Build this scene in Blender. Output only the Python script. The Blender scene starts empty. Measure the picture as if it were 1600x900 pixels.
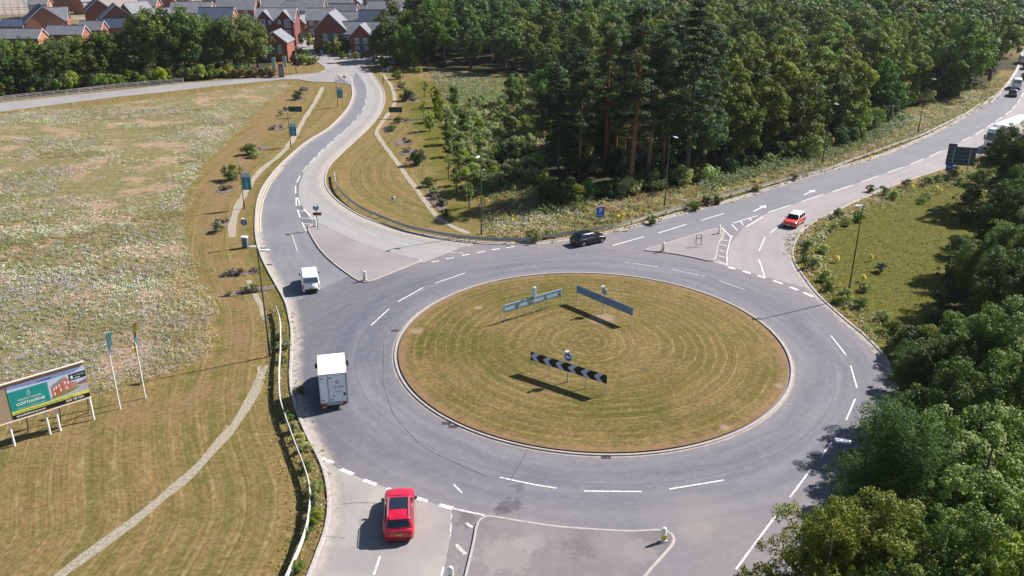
import bpy, bmesh, math, random
import numpy as np
from mathutils import Vector, Matrix
from mathutils.geometry import tessellate_polygon
R = math.radians
SC = bpy.context.scene
COL = SC.collection

# ------------------------------------------------------------------ camera, sky, sun, exposure
CAM_H = 34.0
FPX, PITCH, ROLL = 1340.0, R(22.925), R(0.133)
_f = np.array([0, math.cos(PITCH), -math.sin(PITCH)]); _r = np.array([1.0, 0, 0]); _u = np.cross(_r, _f)
RT = _r*math.cos(ROLL)+_u*math.sin(ROLL); UP = -_r*math.sin(ROLL)+_u*math.cos(ROLL); FW = _f
cd = bpy.data.cameras.new('camera'); cam = bpy.data.objects.new('camera', cd); COL.objects.link(cam)
cd.sensor_width = 36; cd.lens = FPX/1600*36; cd.clip_start = 0.5; cd.clip_end = 4000
cam.matrix_world = Matrix(((RT[0], UP[0], -FW[0], 0), (RT[1], UP[1], -FW[1], 0), (RT[2], UP[2], -FW[2], CAM_H), (0, 0, 0, 1)))
SC.camera = cam
SUN_AZ, SUN_EL = 26.5, 40.5          # azimuth from +X towards +Y
W = bpy.data.worlds.new('World'); SC.world = W; W.use_nodes = True
nt = W.node_tree; bg = nt.nodes['Background']
sky = nt.nodes.new('ShaderNodeTexSky'); sky.sky_type = 'NISHITA'; sky.sun_disc = False
sky.sun_elevation = R(SUN_EL); sky.sun_rotation = R(90-SUN_AZ); sky.air_density = 1.0; sky.dust_density = 0.6
nt.links.new(sky.outputs[0], bg.inputs[0]); bg.inputs[1].default_value = 0.055
sd = bpy.data.lights.new('sun', 'SUN'); sd.energy = 5.0; sd.angle = R(0.5); sd.color = (1.0, 0.955, 0.90)
sun = bpy.data.objects.new('sun', sd); COL.objects.link(sun)
sv = Vector((math.cos(R(SUN_EL))*math.cos(R(SUN_AZ)), math.cos(R(SUN_EL))*math.sin(R(SUN_AZ)), math.sin(R(SUN_EL))))
sun.rotation_euler = sv.to_track_quat('Z', 'Y').to_euler(); sun.location = sv*300
SC.view_settings.view_transform = 'Standard'; SC.view_settings.look = 'None'
SC.view_settings.exposure = 1.08; SC.view_settings.gamma = 1.0; SC.view_settings.use_curve_mapping = False
SC.render.engine = 'CYCLES'
cy = SC.cycles; cy.max_bounces = 6; cy.diffuse_bounces = 3; cy.glossy_bounces = 3; cy.transmission_bounces = 4
cy.transparent_max_bounces = 8; cy.caustics_reflective = False; cy.caustics_refractive = False
cy.use_denoising = True; cy.sample_clamp_indirect = 4

# ------------------------------------------------------------------ survey: points on the ground
def G(px, py, z=0.0):
    d = (px-800)*RT-(py-450)*UP+FPX*FW
    t = (z-CAM_H)/d[2]
    return np.array([d[0]*t, d[1]*t])
def GL(pts, z=0.0): return np.array([G(x, y, z) for x, y in pts])
def in_view(x, y, z=5, m=60):
    v = np.array([x, y, z-CAM_H]); d = v@FW
    if d < 1: return False
    px = 800+FPX*(v@RT)/d; py = 450-FPX*(v@UP)/d
    return -m < px < 1600+m and -m-40 < py < 900+m*2
def to_px(x, y, z=0):
    v = np.array([x, y, z-CAM_H]); d = v@FW
    return 800+FPX*(v@RT)/d, 450-FPX*(v@UP)/d

def resample(p, step=1.0, n=None, closed=False):
    p = np.array(p, float)
    if closed: p = np.vstack([p, p[:1]])
    s = np.r_[0, np.cumsum(np.hypot(*np.diff(p, axis=0).T))]
    n = n or max(2, int(s[-1]/step)+1)
    t = np.linspace(0, s[-1], n)
    q = np.c_[np.interp(t, s, p[:, 0]), np.interp(t, s, p[:, 1])]
    return q[:-1] if closed else q
def smooth(p, step=1.0, closed=False):
    p = np.array(p, float); n = len(p); out = []
    idx = (lambda i: i % n) if closed else (lambda i: min(max(i, 0), n-1))
    for i in range(n if closed else n-1):
        a, b, c, d = (p[idx(i+k)] for k in (-1, 0, 1, 2))
        for t in np.linspace(0, 1, 8, endpoint=False):
            out.append(.5*((2*b)+(-a+c)*t+(2*a-5*b+4*c-d)*t*t+(-a+3*b-3*c+d)*t**3))
    if not closed: out.append(p[-1])
    return resample(out, step, closed=closed)
def offset(p, d, closed=False):
    p = np.array(p, float)
    if closed: t = np.roll(p, -1, 0)-np.roll(p, 1, 0)
    else: t = np.gradient(p, axis=0)
    t /= np.hypot(t[:, 0], t[:, 1])[:, None]+1e-9
    return p+np.c_[-t[:, 1], t[:, 0]]*d          # positive = left of travel
def sdf(poly, X, Y):
    P = np.array(poly, float); n = len(P); best = np.full(X.shape, 1e9); ins = np.zeros(X.shape, bool)
    for i in range(n):
        a = P[i]; b = P[(i+1) % n]; e = b-a; L = e@e+1e-12
        t = np.clip(((X-a[0])*e[0]+(Y-a[1])*e[1])/L, 0, 1)
        best = np.minimum(best, np.hypot(X-a[0]-t*e[0], Y-a[1]-t*e[1]))
        if a[1] != b[1]:
            c = (a[1] > Y) != (b[1] > Y)
            ins ^= c & (X < (b[0]-a[0])*(Y-a[1])/(b[1]-a[1])+a[0])
    return np.where(ins, best, -best)
def dline(line, X, Y):
    P = np.array(line, float); best = np.full(np.shape(X), 1e9)
    for a, b in zip(P[:-1], P[1:]):
        e = b-a; L = e@e+1e-12
        t = np.clip(((X-a[0])*e[0]+(Y-a[1])*e[1])/L, 0, 1)
        best = np.minimum(best, np.hypot(X-a[0]-t*e[0], Y-a[1]-t*e[1]))
    return best
def vnoise(X, Y, s, seed=0):
    r = np.random.RandomState(seed).rand(64, 64)
    x = X/s+1000; y = Y/s+1000; xi = np.floor(x).astype(int); yi = np.floor(y).astype(int)
    fx = x-xi; fy = y-yi; fx = fx*fx*(3-2*fx); fy = fy*fy*(3-2*fy)
    g = lambda i, j: r[i % 64, j % 64]
    return (g(xi, yi)*(1-fx)+g(xi+1, yi)*fx)*(1-fy)+(g(xi, yi+1)*(1-fx)+g(xi+1, yi+1)*fx)*fy

# ------------------------------------------------------------------ materials
class N:
    def __init__(s, name):
        s.m = bpy.data.materials.new(name); s.m.use_nodes = True; s.t = s.m.node_tree
        s.b = s.t.nodes['Principled BSDF']; s.out = s.t.nodes['Material Output']
    def n(s, kind, **kw):
        o = s.t.nodes.new('ShaderNode'+kind)
        for k, v in kw.items():
            if k.startswith('i_'):
                key = k[2:]; key = int(key) if key.isdigit() else key.replace('_', ' ')
                s.put(o.inputs[key], v)
            else: setattr(o, k, v)
        return o
    def put(s, inp, v):
        if isinstance(v, bpy.types.NodeSocket): s.t.links.new(v, inp)
        elif isinstance(v, tuple) and len(v) == 3 and inp.type == 'RGBA': inp.default_value = (*v, 1)
        else: inp.default_value = v
    def coord(s, scale=None):
        if not hasattr(s, 'tc'): s.tc = s.n('TexCoord')
        return s.tc.outputs['Object']
    def noise(s, scale, detail=4, rough=.55, vec=None, dist=0):
        o = s.n('TexNoise', i_Scale=scale, i_Detail=detail, i_Roughness=rough, i_Distortion=dist)
        s.put(o.inputs['Vector'], vec or s.coord()); return o.outputs['Fac']
    def ramp(s, v, a, b, lo=0.0, hi=1.0):
        o = s.n('MapRange', i_1=a, i_2=b, i_3=lo, i_4=hi); s.put(o.inputs[0], v); return o.outputs[0]
    def mix(s, f, a, b, blend='MIX'):
        o = s.n('Mix', data_type='RGBA', blend_type=blend)
        s.put(o.inputs[0], f); s.put(o.inputs[6], a); s.put(o.inputs[7], b); return o.outputs[2]
    def math(s, op, a, b=0.0, c=None):
        o = s.n('Math', operation=op); s.put(o.inputs[0], a); s.put(o.inputs[1], b)
        if c is not None: s.put(o.inputs[2], c)
        return o.outputs[0]
    def bump(s, h, strength=.3, dist=.05):
        o = s.n('Bump', i_Strength=strength, i_Distance=dist); s.put(o.inputs['Height'], h)
        s.t.links.new(o.outputs[0], s.b.inputs['Normal'])
    def attr(s, name):
        return s.n('Attribute', attribute_name=name)
    def fin(s, col, rough=.8, spec=.3, metal=0.0):
        s.put(s.b.inputs['Base Color'], col); s.put(s.b.inputs['Roughness'], rough)
        s.b.inputs['Specular IOR Level'].default_value = spec; s.b.inputs['Metallic'].default_value = metal
        return s.m
MATS = {}
def plain(name, col, rough=.6, spec=.4, metal=0.0, var=.12, scale=8.0, coat=0.0):
    if name in MATS: return MATS[name]
    s = N(name); n1 = s.noise(scale, 3)
    c = s.mix(s.ramp(n1, .3, .7), tuple(x*(1-var) for x in col), tuple(min(1, x*(1+var)) for x in col))
    s.fin(c, rough, spec, metal)
    if coat: s.b.inputs['Coat Weight'].default_value = coat; s.b.inputs['Coat Roughness'].default_value = .04
    MATS[name] = s.m; return s.m
def emis(name, col): return plain(name, col)

white_paint = plain('white_paint', (.78, .78, .76), .5)
galv = plain('galvanised_steel', (.42, .44, .45), .45, .5, .55)
dark_post = plain('dark_post', (.035, .045, .04), .5)
green_post = plain('green_post', (.05, .09, .06), .5)
grey_post = plain('grey_post', (.36, .37, .38), .5)
black_paint = plain('black_paint', (.012, .012, .014), .5)
sign_back = plain('sign_back_sunlit', (.34, .46, .56), .45, .5)  # board back in sunlight: the lit tone is put into the colour
sign_back2 = plain('sign_back_shaded', (.13, .23, .36), .5, .5)  # the same board back out of the sun, darkened in the colour
sign_blue = plain('sign_blue', (.01, .10, .48), .4)
sign_red = plain('sign_red', (.45, .01, .02), .4)
shaded_white = plain('chevron_white_in_shade', (.46, .52, .74), .5)  # white sheeting; the bluish cast of shade is put into the colour
lampw = plain('lamp_casing', (.62, .64, .66), .4)
wood_post = plain('pale_timber', (.45, .33, .18), .8)
rail_wood = plain('weathered_timber', (.22, .19, .17), .9)
teal = plain('banner_teal', (.015, .22, .24), .6)
teal_pale = plain('banner_pale_blue', (.38, .50, .62), .6)
greenboard = plain('board_dark_green', (.012, .05, .045), .6)
tyre = plain('tyre_rubber', (.015, .015, .016), .85)
alloy = plain('alloy_silver', (.55, .56, .58), .3, .5, .8)
glass_dark = plain('tinted_glass', (.012, .016, .028), .06, .6)
glass_mid = plain('pale_glass', (.16, .24, .32), .08, .6)
trim_black = plain('black_plastic', (.02, .02, .022), .6)
red_lens = plain('red_lens', (.5, .005, .01), .2)
amber = plain('amber_plate', (.55, .33, .02), .5)
clear_lens = plain('clear_lens', (.6, .62, .65), .12)
plate_white = plain('white_plate', (.7, .7, .68), .5)
yellow = plain('yellow_plastic', (.72, .52, .01), .5)
bark = plain('grey_bark', (.10, .085, .065), .95, .1, var=.35, scale=3)
bark_pine = plain('orange_pine_bark', (.20, .10, .06), .95, .1, var=.35, scale=3)
bark_birch = plain('pale_birch_bark', (.42, .40, .36), .8, .2, var=.4, scale=2)
cream = plain('kerb_concrete', (.33, .30, .285), .9, .2, var=.14, scale=2.5)

def leaf_mat(name, tint=(1, 1, 1), trans=.30, rough=.62, spec=.16, hue=.035, v0=.70, v1=1.45):
    s = N(name); a = s.attr('Col'); oi = s.n('ObjectInfo')
    h = s.n('HueSaturation'); s.put(h.inputs['Color'], a.outputs['Color'])
    s.put(h.inputs['Hue'], s.ramp(oi.outputs['Random'], 0, 1, .5-hue, .5+hue))
    s.put(h.inputs['Saturation'], s.ramp(s.math('FRACT', s.math('MULTIPLY', oi.outputs['Random'], 37.7)), 0, 1, .92, 1.18))
    s.put(h.inputs['Value'], s.ramp(s.math('FRACT', s.math('MULTIPLY', oi.outputs['Random'], 13.3)), 0, 1, v0, v1))
    c = s.mix(1.0, h.outputs[0], tint, 'MULTIPLY')
    s.fin(c, rough, spec)
    tr = s.n('BsdfTranslucent'); s.put(tr.inputs[0], s.mix(1.0, c, (.85, 1.1, .45), 'MULTIPLY'))
    mx = s.n('MixShader'); s.put(mx.inputs[0], trans)
    s.t.links.new(s.b.outputs[0], mx.inputs[1]); s.t.links.new(tr.outputs[0], mx.inputs[2]); s.t.links.new(mx.outputs[0], s.out.inputs[0])
    return s.m
leaf = leaf_mat('leaf', tint=(1.35, 1.32, 1.15)); leaf_near = leaf_mat('near_leaf', tint=(1.3, 1.3, 1.05), hue=.008, v0=.9, v1=1.2, spec=.22); leaf_still = leaf_mat('wild_plant', hue=0.0)

# ------------------------------------------------------------------ mesh helpers
class MB:
    def __init__(s): s.v = []; s.f = []; s.m = []; s.mi = 0
    def add(s, vs, fs):
        k = len(s.v); s.v += [tuple(map(float, v)) for v in vs]; s.f += [tuple(i+k for i in f) for f in fs]; s.m += [s.mi]*len(fs); return s
    def box(s, x0, x1, y0, y1, z0, z1):
        return s.add([(x0, y0, z0), (x1, y0, z0), (x1, y1, z0), (x0, y1, z0), (x0, y0, z1), (x1, y0, z1), (x1, y1, z1), (x0, y1, z1)],
                     [(0, 3, 2, 1), (4, 5, 6, 7), (0, 1, 5, 4), (1, 2, 6, 5), (2, 3, 7, 6), (3, 0, 4, 7)])
    def tube(s, pts, rad, n=8, cap=True):
        pts = [Vector(p) for p in pts]; rad = rad if hasattr(rad, '__len__') else [rad]*len(pts); rings = []
        for i, p in enumerate(pts):
            d = (pts[min(i+1, len(pts)-1)]-pts[max(i-1, 0)]).normalized()
            a = d.cross(Vector((0, 0, 1)) if abs(d.z) < .9 else Vector((1, 0, 0))).normalized(); b = d.cross(a)
            rings.append([p+(a*math.cos(2*math.pi*k/n)+b*math.sin(2*math.pi*k/n))*rad[i] for k in range(n)])
        vs = [v for r in rings for v in r]; fs = []
        for i in range(len(pts)-1):
            for k in range(n): fs.append((i*n+k, i*n+(k+1) % n, (i+1)*n+(k+1) % n, (i+1)*n+k))
        if cap: fs.append(tuple(range(n))[::-1]); fs.append(tuple(range((len(pts)-1)*n, len(pts)*n)))
        return s.add(vs, fs)
    def cyl(s, x, y, z0, z1, r, n=12, r1=None): return s.tube([(x, y, z0), (x, y, z1)], [r, r1 if r1 is not None else r], n)
    def prism(s, poly, z0, z1, sides=True):      # flat polygon list of xy
        n = len(poly); tri = tessellate_polygon([[Vector((p[0], p[1], 0)) for p in poly]])
        vs = [(p[0], p[1], z1) for p in poly]; fs = []
        for t in tri:
            a, b, c = (np.array(poly[i]) for i in t)
            cr = (b[0]-a[0])*(c[1]-a[1])-(b[1]-a[1])*(c[0]-a[0])
            if abs(cr) < 1e-9: continue
            fs.append(tuple(t) if cr > 0 else tuple(t)[::-1])
        if sides:
            vs += [(p[0], p[1], z0) for p in poly]
            for i in range(n): fs.append((i, (i+1) % n, n+(i+1) % n, n+i))
        return s.add(vs, fs)
    def disc_y(s, x, y, z, r, t, n=20):         # disc facing -Y, thickness t
        return s.tube([(x, y, z), (x, y+t, z)], r, n)
    def poly_y(s, pts, y, t=0.0):               # polygon in xz plane facing -Y
        n = len(pts)
        if t == 0: return s.add([(p[0], y, p[1]) for p in pts], [tuple(range(n))])
        return s.add([(p[0], y, p[1]) for p in pts]+[(p[0], y+t, p[1]) for p in pts],
                     [tuple(range(n)), tuple(range(2*n-1, n-1, -1))]+[(i, n+i, n+(i+1) % n, (i+1) % n) for i in range(n)])
    def mesh(s, name, mats, smooth_=False):
        me = bpy.data.meshes.new(name); me.from_pydata(s.v, [], s.f)
        for m in (mats if isinstance(mats, (list, tuple)) else [mats]): me.materials.append(m)
        if any(s.m): me.polygons.foreach_set('material_index', s.m)
        if smooth_: me.polygons.foreach_set('use_smooth', [True]*len(me.polygons))
        me.update(); return me
    def build(s, name, mats, parent=None, smooth_=False, fix=False):
        me = s.mesh(name, mats, smooth_)
        if fix:
            b = bmesh.new(); b.from_mesh(me); bmesh.ops.recalc_face_normals(b, faces=b.faces); b.to_mesh(me); b.free()
        return link(name, me, parent)
def link(name, me, parent=None):
    o = bpy.data.objects.new(name, me); COL.objects.link(o)
    if parent is not None: o.parent = parent
    return o
def tag(o, label=None, cat=None, group=None, kind=None):
    if label: o['label'] = label
    if cat: o['category'] = cat
    if group: o['group'] = group
    if kind: o['kind'] = kind
    return o
def thing(name, label, cat, loc, rz=0.0, group=None):
    o = bpy.data.objects.new(name, None); COL.objects.link(o); o.empty_display_size = .5
    o.location = (float(loc[0]), float(loc[1]), float(loc[2]) if len(loc) > 2 else 0.0); o.rotation_euler = (0, 0, rz)
    return tag(o, label, cat, group)
def dup(root, loc, rz, label, group=None, scale=None):
    r = root.copy(); COL.objects.link(r); r.location = (float(loc[0]), float(loc[1]), float(loc[2]) if len(loc) > 2 else 0.0); r.rotation_euler = (0, 0, rz)
    r['label'] = label
    if group: r['group'] = group
    if scale: r.scale = scale
    for ch in list(root.children):
        c = ch.copy(); COL.objects.link(c); c.parent = r
        for g in ch.children:
            d = g.copy(); COL.objects.link(d); d.parent = c
    return r
def struct(name, mb, m, z=0): o = mb.build(name, m); o['kind'] = 'structure'; return o
def quads(name, C, Nn, S, colr, mat, parent=None, aspect=1.0, jit=None):
    """many small leaf faces as one mesh: centres C, normals Nn, half sizes S, colours colr"""
    n = len(C); rs = jit or np.random.RandomState(1)
    Nn = Nn/(np.linalg.norm(Nn, axis=1)[:, None]+1e-9)
    a = np.cross(Nn, rs.normal(size=(n, 3))); a /= np.linalg.norm(a, axis=1)[:, None]+1e-9
    b = np.cross(Nn, a)
    S = np.asarray(S).reshape(-1, 1); a = a*S; b = b*S*aspect
    V = np.stack([C-a, C-b*.8, C+a, C+b*.8], 1).reshape(-1, 3)
    me = bpy.data.meshes.new(name); me.vertices.add(4*n); me.loops.add(4*n); me.polygons.add(n)
    me.vertices.foreach_set('co', V.astype(np.float32).ravel()); me.loops.foreach_set('vertex_index', np.arange(4*n, dtype=np.int32))
    me.polygons.foreach_set('loop_start', np.arange(0, 4*n, 4, dtype=np.int32))
    me.update(calc_edges=True)
    ca = me.color_attributes.new('Col', 'FLOAT_COLOR', 'POINT')
    cc = np.repeat(np.c_[np.clip(colr, 0, 1), np.ones(n)], 4, 0).astype(np.float32)
    ca.data.foreach_set('color', cc.ravel()); me.materials.append(mat); me.validate()
    return link(name, me, parent) if parent != 'mesh' else me

# ------------------------------------------------------------------ traced lines (photo pixels, put on the ground)
IC = np.array([6.855, 67.39]); IR = 17.05     # centre and radius of the central island
A_px = [(520,129),(547,132),(551,140),(551,152),(542,172),(515,200),(480,222),(442,255),(417,285),(405,310),(401,340),(402,372),(410,400),(422,425),(434,446),(448,472),(454,495),(458,520),(457,560),(456,590),(460,620),(470,652),(487,689),(504,722),(514,755),(517,793),(512,828),(501,860),(487,897),(468,940),(440,1000)]
B_px = [(560,104),(577,111),(592,130),(600,147),(597,170),(580,195),(555,219),(522,250),(510,267),(507,283),(511,297),(525,313),(550,331),(580,345),(630,361),(685,372),(760,380),(825,380),(885,374),(942,365),(1000,351),(1050,337),(1135,315),(1210,292),(1275,271),(1362,247),(1425,223),(1487,193),(1525,170),(1550,153),(1567,139),(1580,122),(1590,105),(1597,80),(1602,55),(1606,35)]
C_px = [(1475,264),(1435,277),(1385,295),(1340,314),(1300,333),(1272,347),(1250,364),(1239,384),(1238,405),(1250,427),(1275,460),(1315,497),(1350,526),(1375,552),(1392,578),(1401,603),(1403,634),(1399,668),(1387,705),(1368,745),(1345,785),(1320,830),(1300,870),(1282,915),(1262,960),(1245,1000)]
A = smooth(GL(A_px)); B = smooth(GL(B_px)); Cn = GL(C_px)
ctr_px = [(1132,364),(1201,332),(1252,315.5),(1301,300),(1346,284.7),(1373,275),(1411,261.5),(1442,249),(1471,236.5),(1496,224.5),(1517,214),(1537,202.5),(1552,192.5),(1566,183),(1580,172),(1590,159),(1597,145),(1604,127),(1609,105),(1614,80),(1617,55),(1619,35)]
CTR = smooth(GL(ctr_px))
far = offset(CTR, -5.6)                         # the near edge of the main road past the field
k0 = np.argmin(np.hypot(*(far-G(1500, 262)).T))
C = smooth(np.vstack([far[k0+4::8][::-1], Cn]))
road_poly = np.vstack([A, C[::-1], B[::-1]])

side_n = GL([(-160,180),(0,161.5),(100,151),(212,139),(287,130.5),(400,122.5),(431,120),(470,117),(500,114),(510,109),(506,103.5)])
side_s = GL([(-160,196),(0,175),(75,165),(175,152.5),(250,145),(325,136),(400,128.5),(439,124.5),(468,124.5),(485,128),(520,129)])
north_w = GL([(506,103.5),(485,90),(470,80),(455,71),(447,60),(445,48)])
north_e = GL([(560,104),(585,103),(625,99),(625,88),(560,88),(535,82),(500,69),(475,60),(466,50),(462,42)])

def ribbon(mb, L, Rr, z, step=1.5, uvs=None):
    n = max(len(resample(L, step)), 2); l = resample(L, n=n); r = resample(Rr, n=n); k = 5
    vs = []; fs = []
    for i in range(n):
        for j in range(k): p = l[i]*(1-j/(k-1))+r[i]*(j/(k-1)); vs.append((p[0], p[1], z))
    for i in range(n-1):
        for j in range(k-1): fs.append((i*k+j, i*k+j+1, (i+1)*k+j+1, (i+1)*k+j))
    mb.add(vs, fs)
    if uvs is not None:
        for i in range(n):
            for j in range(k): uvs.append((j/(k-1), i*step/10))
    return mb
def ribbon_obj(name, L, Rr, z, m, step=1.5):
    uv = []; mb = ribbon(MB(), L, Rr, z, step, uv); me = mb.mesh(name, m)
    l = me.uv_layers.new(name='UVMap')
    for lp in me.loops: l.data[lp.index].uv = uv[lp.vertex_index]
    o = link(name, me); o['kind'] = 'structure'
    b = bmesh.new(); b.from_mesh(me)
    for f in b.faces:
        if f.normal.z < 0: f.normal_flip()
    b.to_mesh(me); b.free(); return o
def strip(mb, line, w, z0, z1, closed=False, side=1):
    a = np.array(line); b = offset(a, w*side, closed); n = len(a); k = len(mb.v)
    vs = [(p[0], p[1], z0) for p in a]+[(p[0], p[1], z1-.02) for p in a]+[(*(p+(q-p)*.12), z1) for p, q in zip(a, b)]+[(q[0], q[1], z1) for q in b]+[(q[0], q[1], z0) for q in b]
    fs = []
    for i in range(n if closed else n-1):
        j = (i+1) % n
        for r in range(4): fs.append((r*n+i, r*n+j, (r+1)*n+j, (r+1)*n+i))
    mb.add(vs, fs); return mb
def sheet(name, poly, z, m):
    mb = MB(); mb.prism(poly, z, z, sides=False); return struct(name, mb, m)

# ------------------------------------------------------------------ ground
def ground_material():
    s = N('mown_and_rough_grass'); a1 = s.attr('zoneA'); a2 = s.attr('zoneB'); d = s.attr('edge_distance')
    sp1 = s.n('SeparateColor'); s.put(sp1.inputs[0], a1.outputs['Color']); sp2 = s.n('SeparateColor'); s.put(sp2.inputs[0], a2.outputs['Color'])
    n1 = s.noise(.12, 5, .6); n2 = s.noise(.9, 5, .65); n3 = s.noise(6, 4, .7); n4 = s.noise(.35, 4, .6)
    # stripes of the mower run beside the road
    cmb = s.n('CombineXYZ'); s.put(cmb.inputs[0], s.math('MULTIPLY', d.outputs['Fac'], .85)); s.put(cmb.inputs[1], s.math('MULTIPLY', n1, 1.2))
    st = s.noise(1.0, 3, .6, vec=cmb.outputs[0])
    col = s.mix(s.ramp(n4, .35, .65), (.155, .122, .042), (.205, .138, .062))
    col = s.mix(s.ramp(st, .45, .62, 0, .7), col, (.108, .105, .028))
    col = s.mix(s.math('MULTIPLY', s.ramp(n2, .45, .7), .55), col, (.235, .185, .09))
    c2 = s.n('CombineXYZ'); s.put(c2.inputs[0], s.math('MULTIPLY', d.outputs['Fac'], 3.5)); s.put(c2.inputs[1], s.math('MULTIPLY', n1, 3)); c2n = s.noise(1.2, 4, .7, vec=c2.outputs[0])
    col = s.mix(s.ramp(c2n, .36, .64, 0, .8), s.mix(1.0, col, (.76, .77, .72), 'MULTIPLY'), s.mix(1.0, col, (1.35, 1.28, 1.3), 'MULTIPLY'))
    ln_ = s.math('PINGPONG', s.math('ADD', d.outputs['Fac'], s.math('MULTIPLY', n1, .8)), .95); col = s.mix(s.math('MULTIPLY', s.ramp(ln_, .12, .02), s.ramp(n2, .35, .6, 0, .4)), col, (.33, .27, .15))
    def zone(f, nz, lo, hi): return s.ramp(s.math('ADD', f, s.math('MULTIPLY', s.math('SUBTRACT', nz, .5), 1.3)), lo, hi)
    col = s.mix(zone(sp1.outputs[2], n4, .35, .7), col, s.mix(s.ramp(n2, .35, .65), (.080, .084, .010), (.125, .112, .022)))
    col = s.mix(zone(s.math('MULTIPLY', sp1.outputs[1], .8), n4, .35, .8), col, s.mix(s.ramp(n3, .35, .65), (.172, .108, .054), (.245, .165, .088)))
    col = s.mix(zone(sp2.outputs[2], n2, .35, .7), col, s.mix(s.ramp(n3, .35, .65), (.20, .14, .065), (.34, .25, .13)))
    col = s.mix(zone(sp1.outputs[0], n4, .35, .7), col, s.mix(s.ramp(n2, .3, .7), (.13, .125, .05), (.23, .19, .10)))
    col = s.mix(s.math('MULTIPLY', zone(sp1.outputs[0], n4, .4, .8), s.ramp(s.noise(.16, 4, .65), .5, .6)), col, s.mix(s.ramp(n3, .35, .65), (.25, .165, .105), (.36, .26, .19)))
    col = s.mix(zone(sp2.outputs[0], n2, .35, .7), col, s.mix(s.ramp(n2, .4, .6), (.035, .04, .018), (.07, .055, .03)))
    col = s.mix(zone(sp2.outputs[1], n2, .35, .7), col, s.mix(s.ramp(n3, .3, .7), (.25, .21, .19), (.34, .30, .27)))
    m3 = s.noise(2.8, 4, .75); col = s.mix(s.ramp(m3, .38, .62), s.mix(1.0, col, (.74, .76, .72), 'MULTIPLY'), s.mix(1.0, col, (1.22, 1.18, 1.15), 'MULTIPLY'))
    col = s.mix(s.ramp(n3, .25, .75, 0, .5), col, s.mix(1.0, col, (.62, .62, .6), 'MULTIPLY'))
    s.bump(s.math('ADD', s.math('MULTIPLY', n3, .6), s.noise(22, 3, .7)), .7, .08)
    return s.fin(col, .95, .1)
xs = np.unique(np.r_[np.linspace(-900, -125, 20), np.arange(-125, 125, 1.0), np.linspace(125, 900, 22)])
ys = np.unique(np.r_[np.linspace(-60, 20, 8), np.arange(20, 235, 1.0), np.arange(235, 460, 4.0), np.linspace(460, 1600, 16)])
X, Y = np.meshgrid(xs, ys)
nx, ny = len(xs), len(ys)
def msk(px, w=1.2, z=0): return np.clip(sdf(GL(px), X, Y)/w*.5+.5, 0, 1)
meadow_px = [(-300,200),(0,178),(150,165),(330,143),(435,130),(455,134),(430,150),(390,185),(350,225),(310,262),(288,300),(280,350),(292,400),(300,440),(328,470),(325,545),(275,572),(200,595),(150,612),(60,642),(0,655),(-300,720)]
straw_px = [(270,420),(300,440),(328,470),(330,550),(275,575),(200,600),(140,618),(150,596),(230,575),(268,548),(262,490)]
brown_px = [(330,560),(340,500),(310,420),(300,380),(290,340),(300,300),(330,255),(380,195),(430,150),(470,130),(485,134),(450,180),(400,260),(365,320),(360,400),(400,470),(415,560),(330,600)]
brown2_px = [(0,720),(60,690),(160,640),(250,610),(330,590),(400,570),(380,620),(300,660),(180,690),(60,735),(0,760)]
green_px = [(440,235),(400,300),(388,370),(395,420),(425,480),(432,560),(452,560),(450,480),(430,430),(405,390),(400,320),(420,275),(455,235)]
green2_px = [(640,120),(700,130),(720,200),(745,300),(760,360),(700,345),(650,240),(620,160)]
scrub_px = [(650,105),(690,112),(700,130),(720,200),(745,290),(775,372),(830,374),(1000,345),(1290,262),(1470,195),(1548,150),(1560,115),(1500,148),(1400,178),(1290,238),(1150,268),(1080,288),(980,308),(870,318),(800,258),(795,125),(700,105)]
field_px = [(1242,375),(1300,338),(1480,268),(1560,255),(1600,300),(1560,400),(1480,540),(1410,590),(1330,500),(1250,430)]
wood_w = np.vstack([GL([(650,104),(790,119),(832,121),(842,190),(838,262),(878,316),(980,308),(1080,288),(1150,268),(1290,238),(1400,178),(1500,148),(1560,122),(1590,75)]), [[260, 460], [330, 620], [-60, 620], [-47, 447]]])
meadow2_px = [(672,112),(790,122),(788,135),(740,150),(700,170),(690,140)]
m_meadow = msk(meadow_px, 1.5)
m_meadow = np.maximum(m_meadow, msk(meadow2_px)); m_meadow = np.maximum(m_meadow, msk(scrub_px)*.75)
m_brown = np.maximum(msk(brown_px, 3)*.9, msk(brown2_px, 3)*.85)
m_green = np.maximum(np.maximum(msk(green_px, 2)*.95, msk(green2_px, 3)*.7), msk(field_px, 2)*.9)
m_straw = msk(straw_px, 2)
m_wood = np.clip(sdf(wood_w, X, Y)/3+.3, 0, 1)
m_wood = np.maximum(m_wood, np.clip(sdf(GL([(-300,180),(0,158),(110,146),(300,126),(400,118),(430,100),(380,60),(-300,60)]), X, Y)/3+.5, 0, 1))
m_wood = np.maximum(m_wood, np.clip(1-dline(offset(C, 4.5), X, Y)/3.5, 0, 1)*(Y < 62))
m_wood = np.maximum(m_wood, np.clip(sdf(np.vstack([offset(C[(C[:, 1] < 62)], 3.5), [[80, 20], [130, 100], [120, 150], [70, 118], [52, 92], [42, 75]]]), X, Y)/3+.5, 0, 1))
m_dust = msk([(-200,40),(60,20),(110,28),(160,35),(160,8),(260,12),(270,0),(420,-8),(420,-30),(-300,-30)], 8)*.9
m_dust = np.maximum(m_dust, (Y > 262)*(Y < 440)*(X < -30)*(X > -130)*.55)
dE = np.minimum(np.minimum(dline(A, X, Y), dline(B, X, Y)), dline(C, X, Y))
Z = np.zeros_like(X)
mb = bpy.data.meshes.new('ground'); mb.vertices.add(nx*ny)
mb.vertices.foreach_set('co', np.stack([X, Y, Z], -1).astype(np.float32).ravel())
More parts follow.
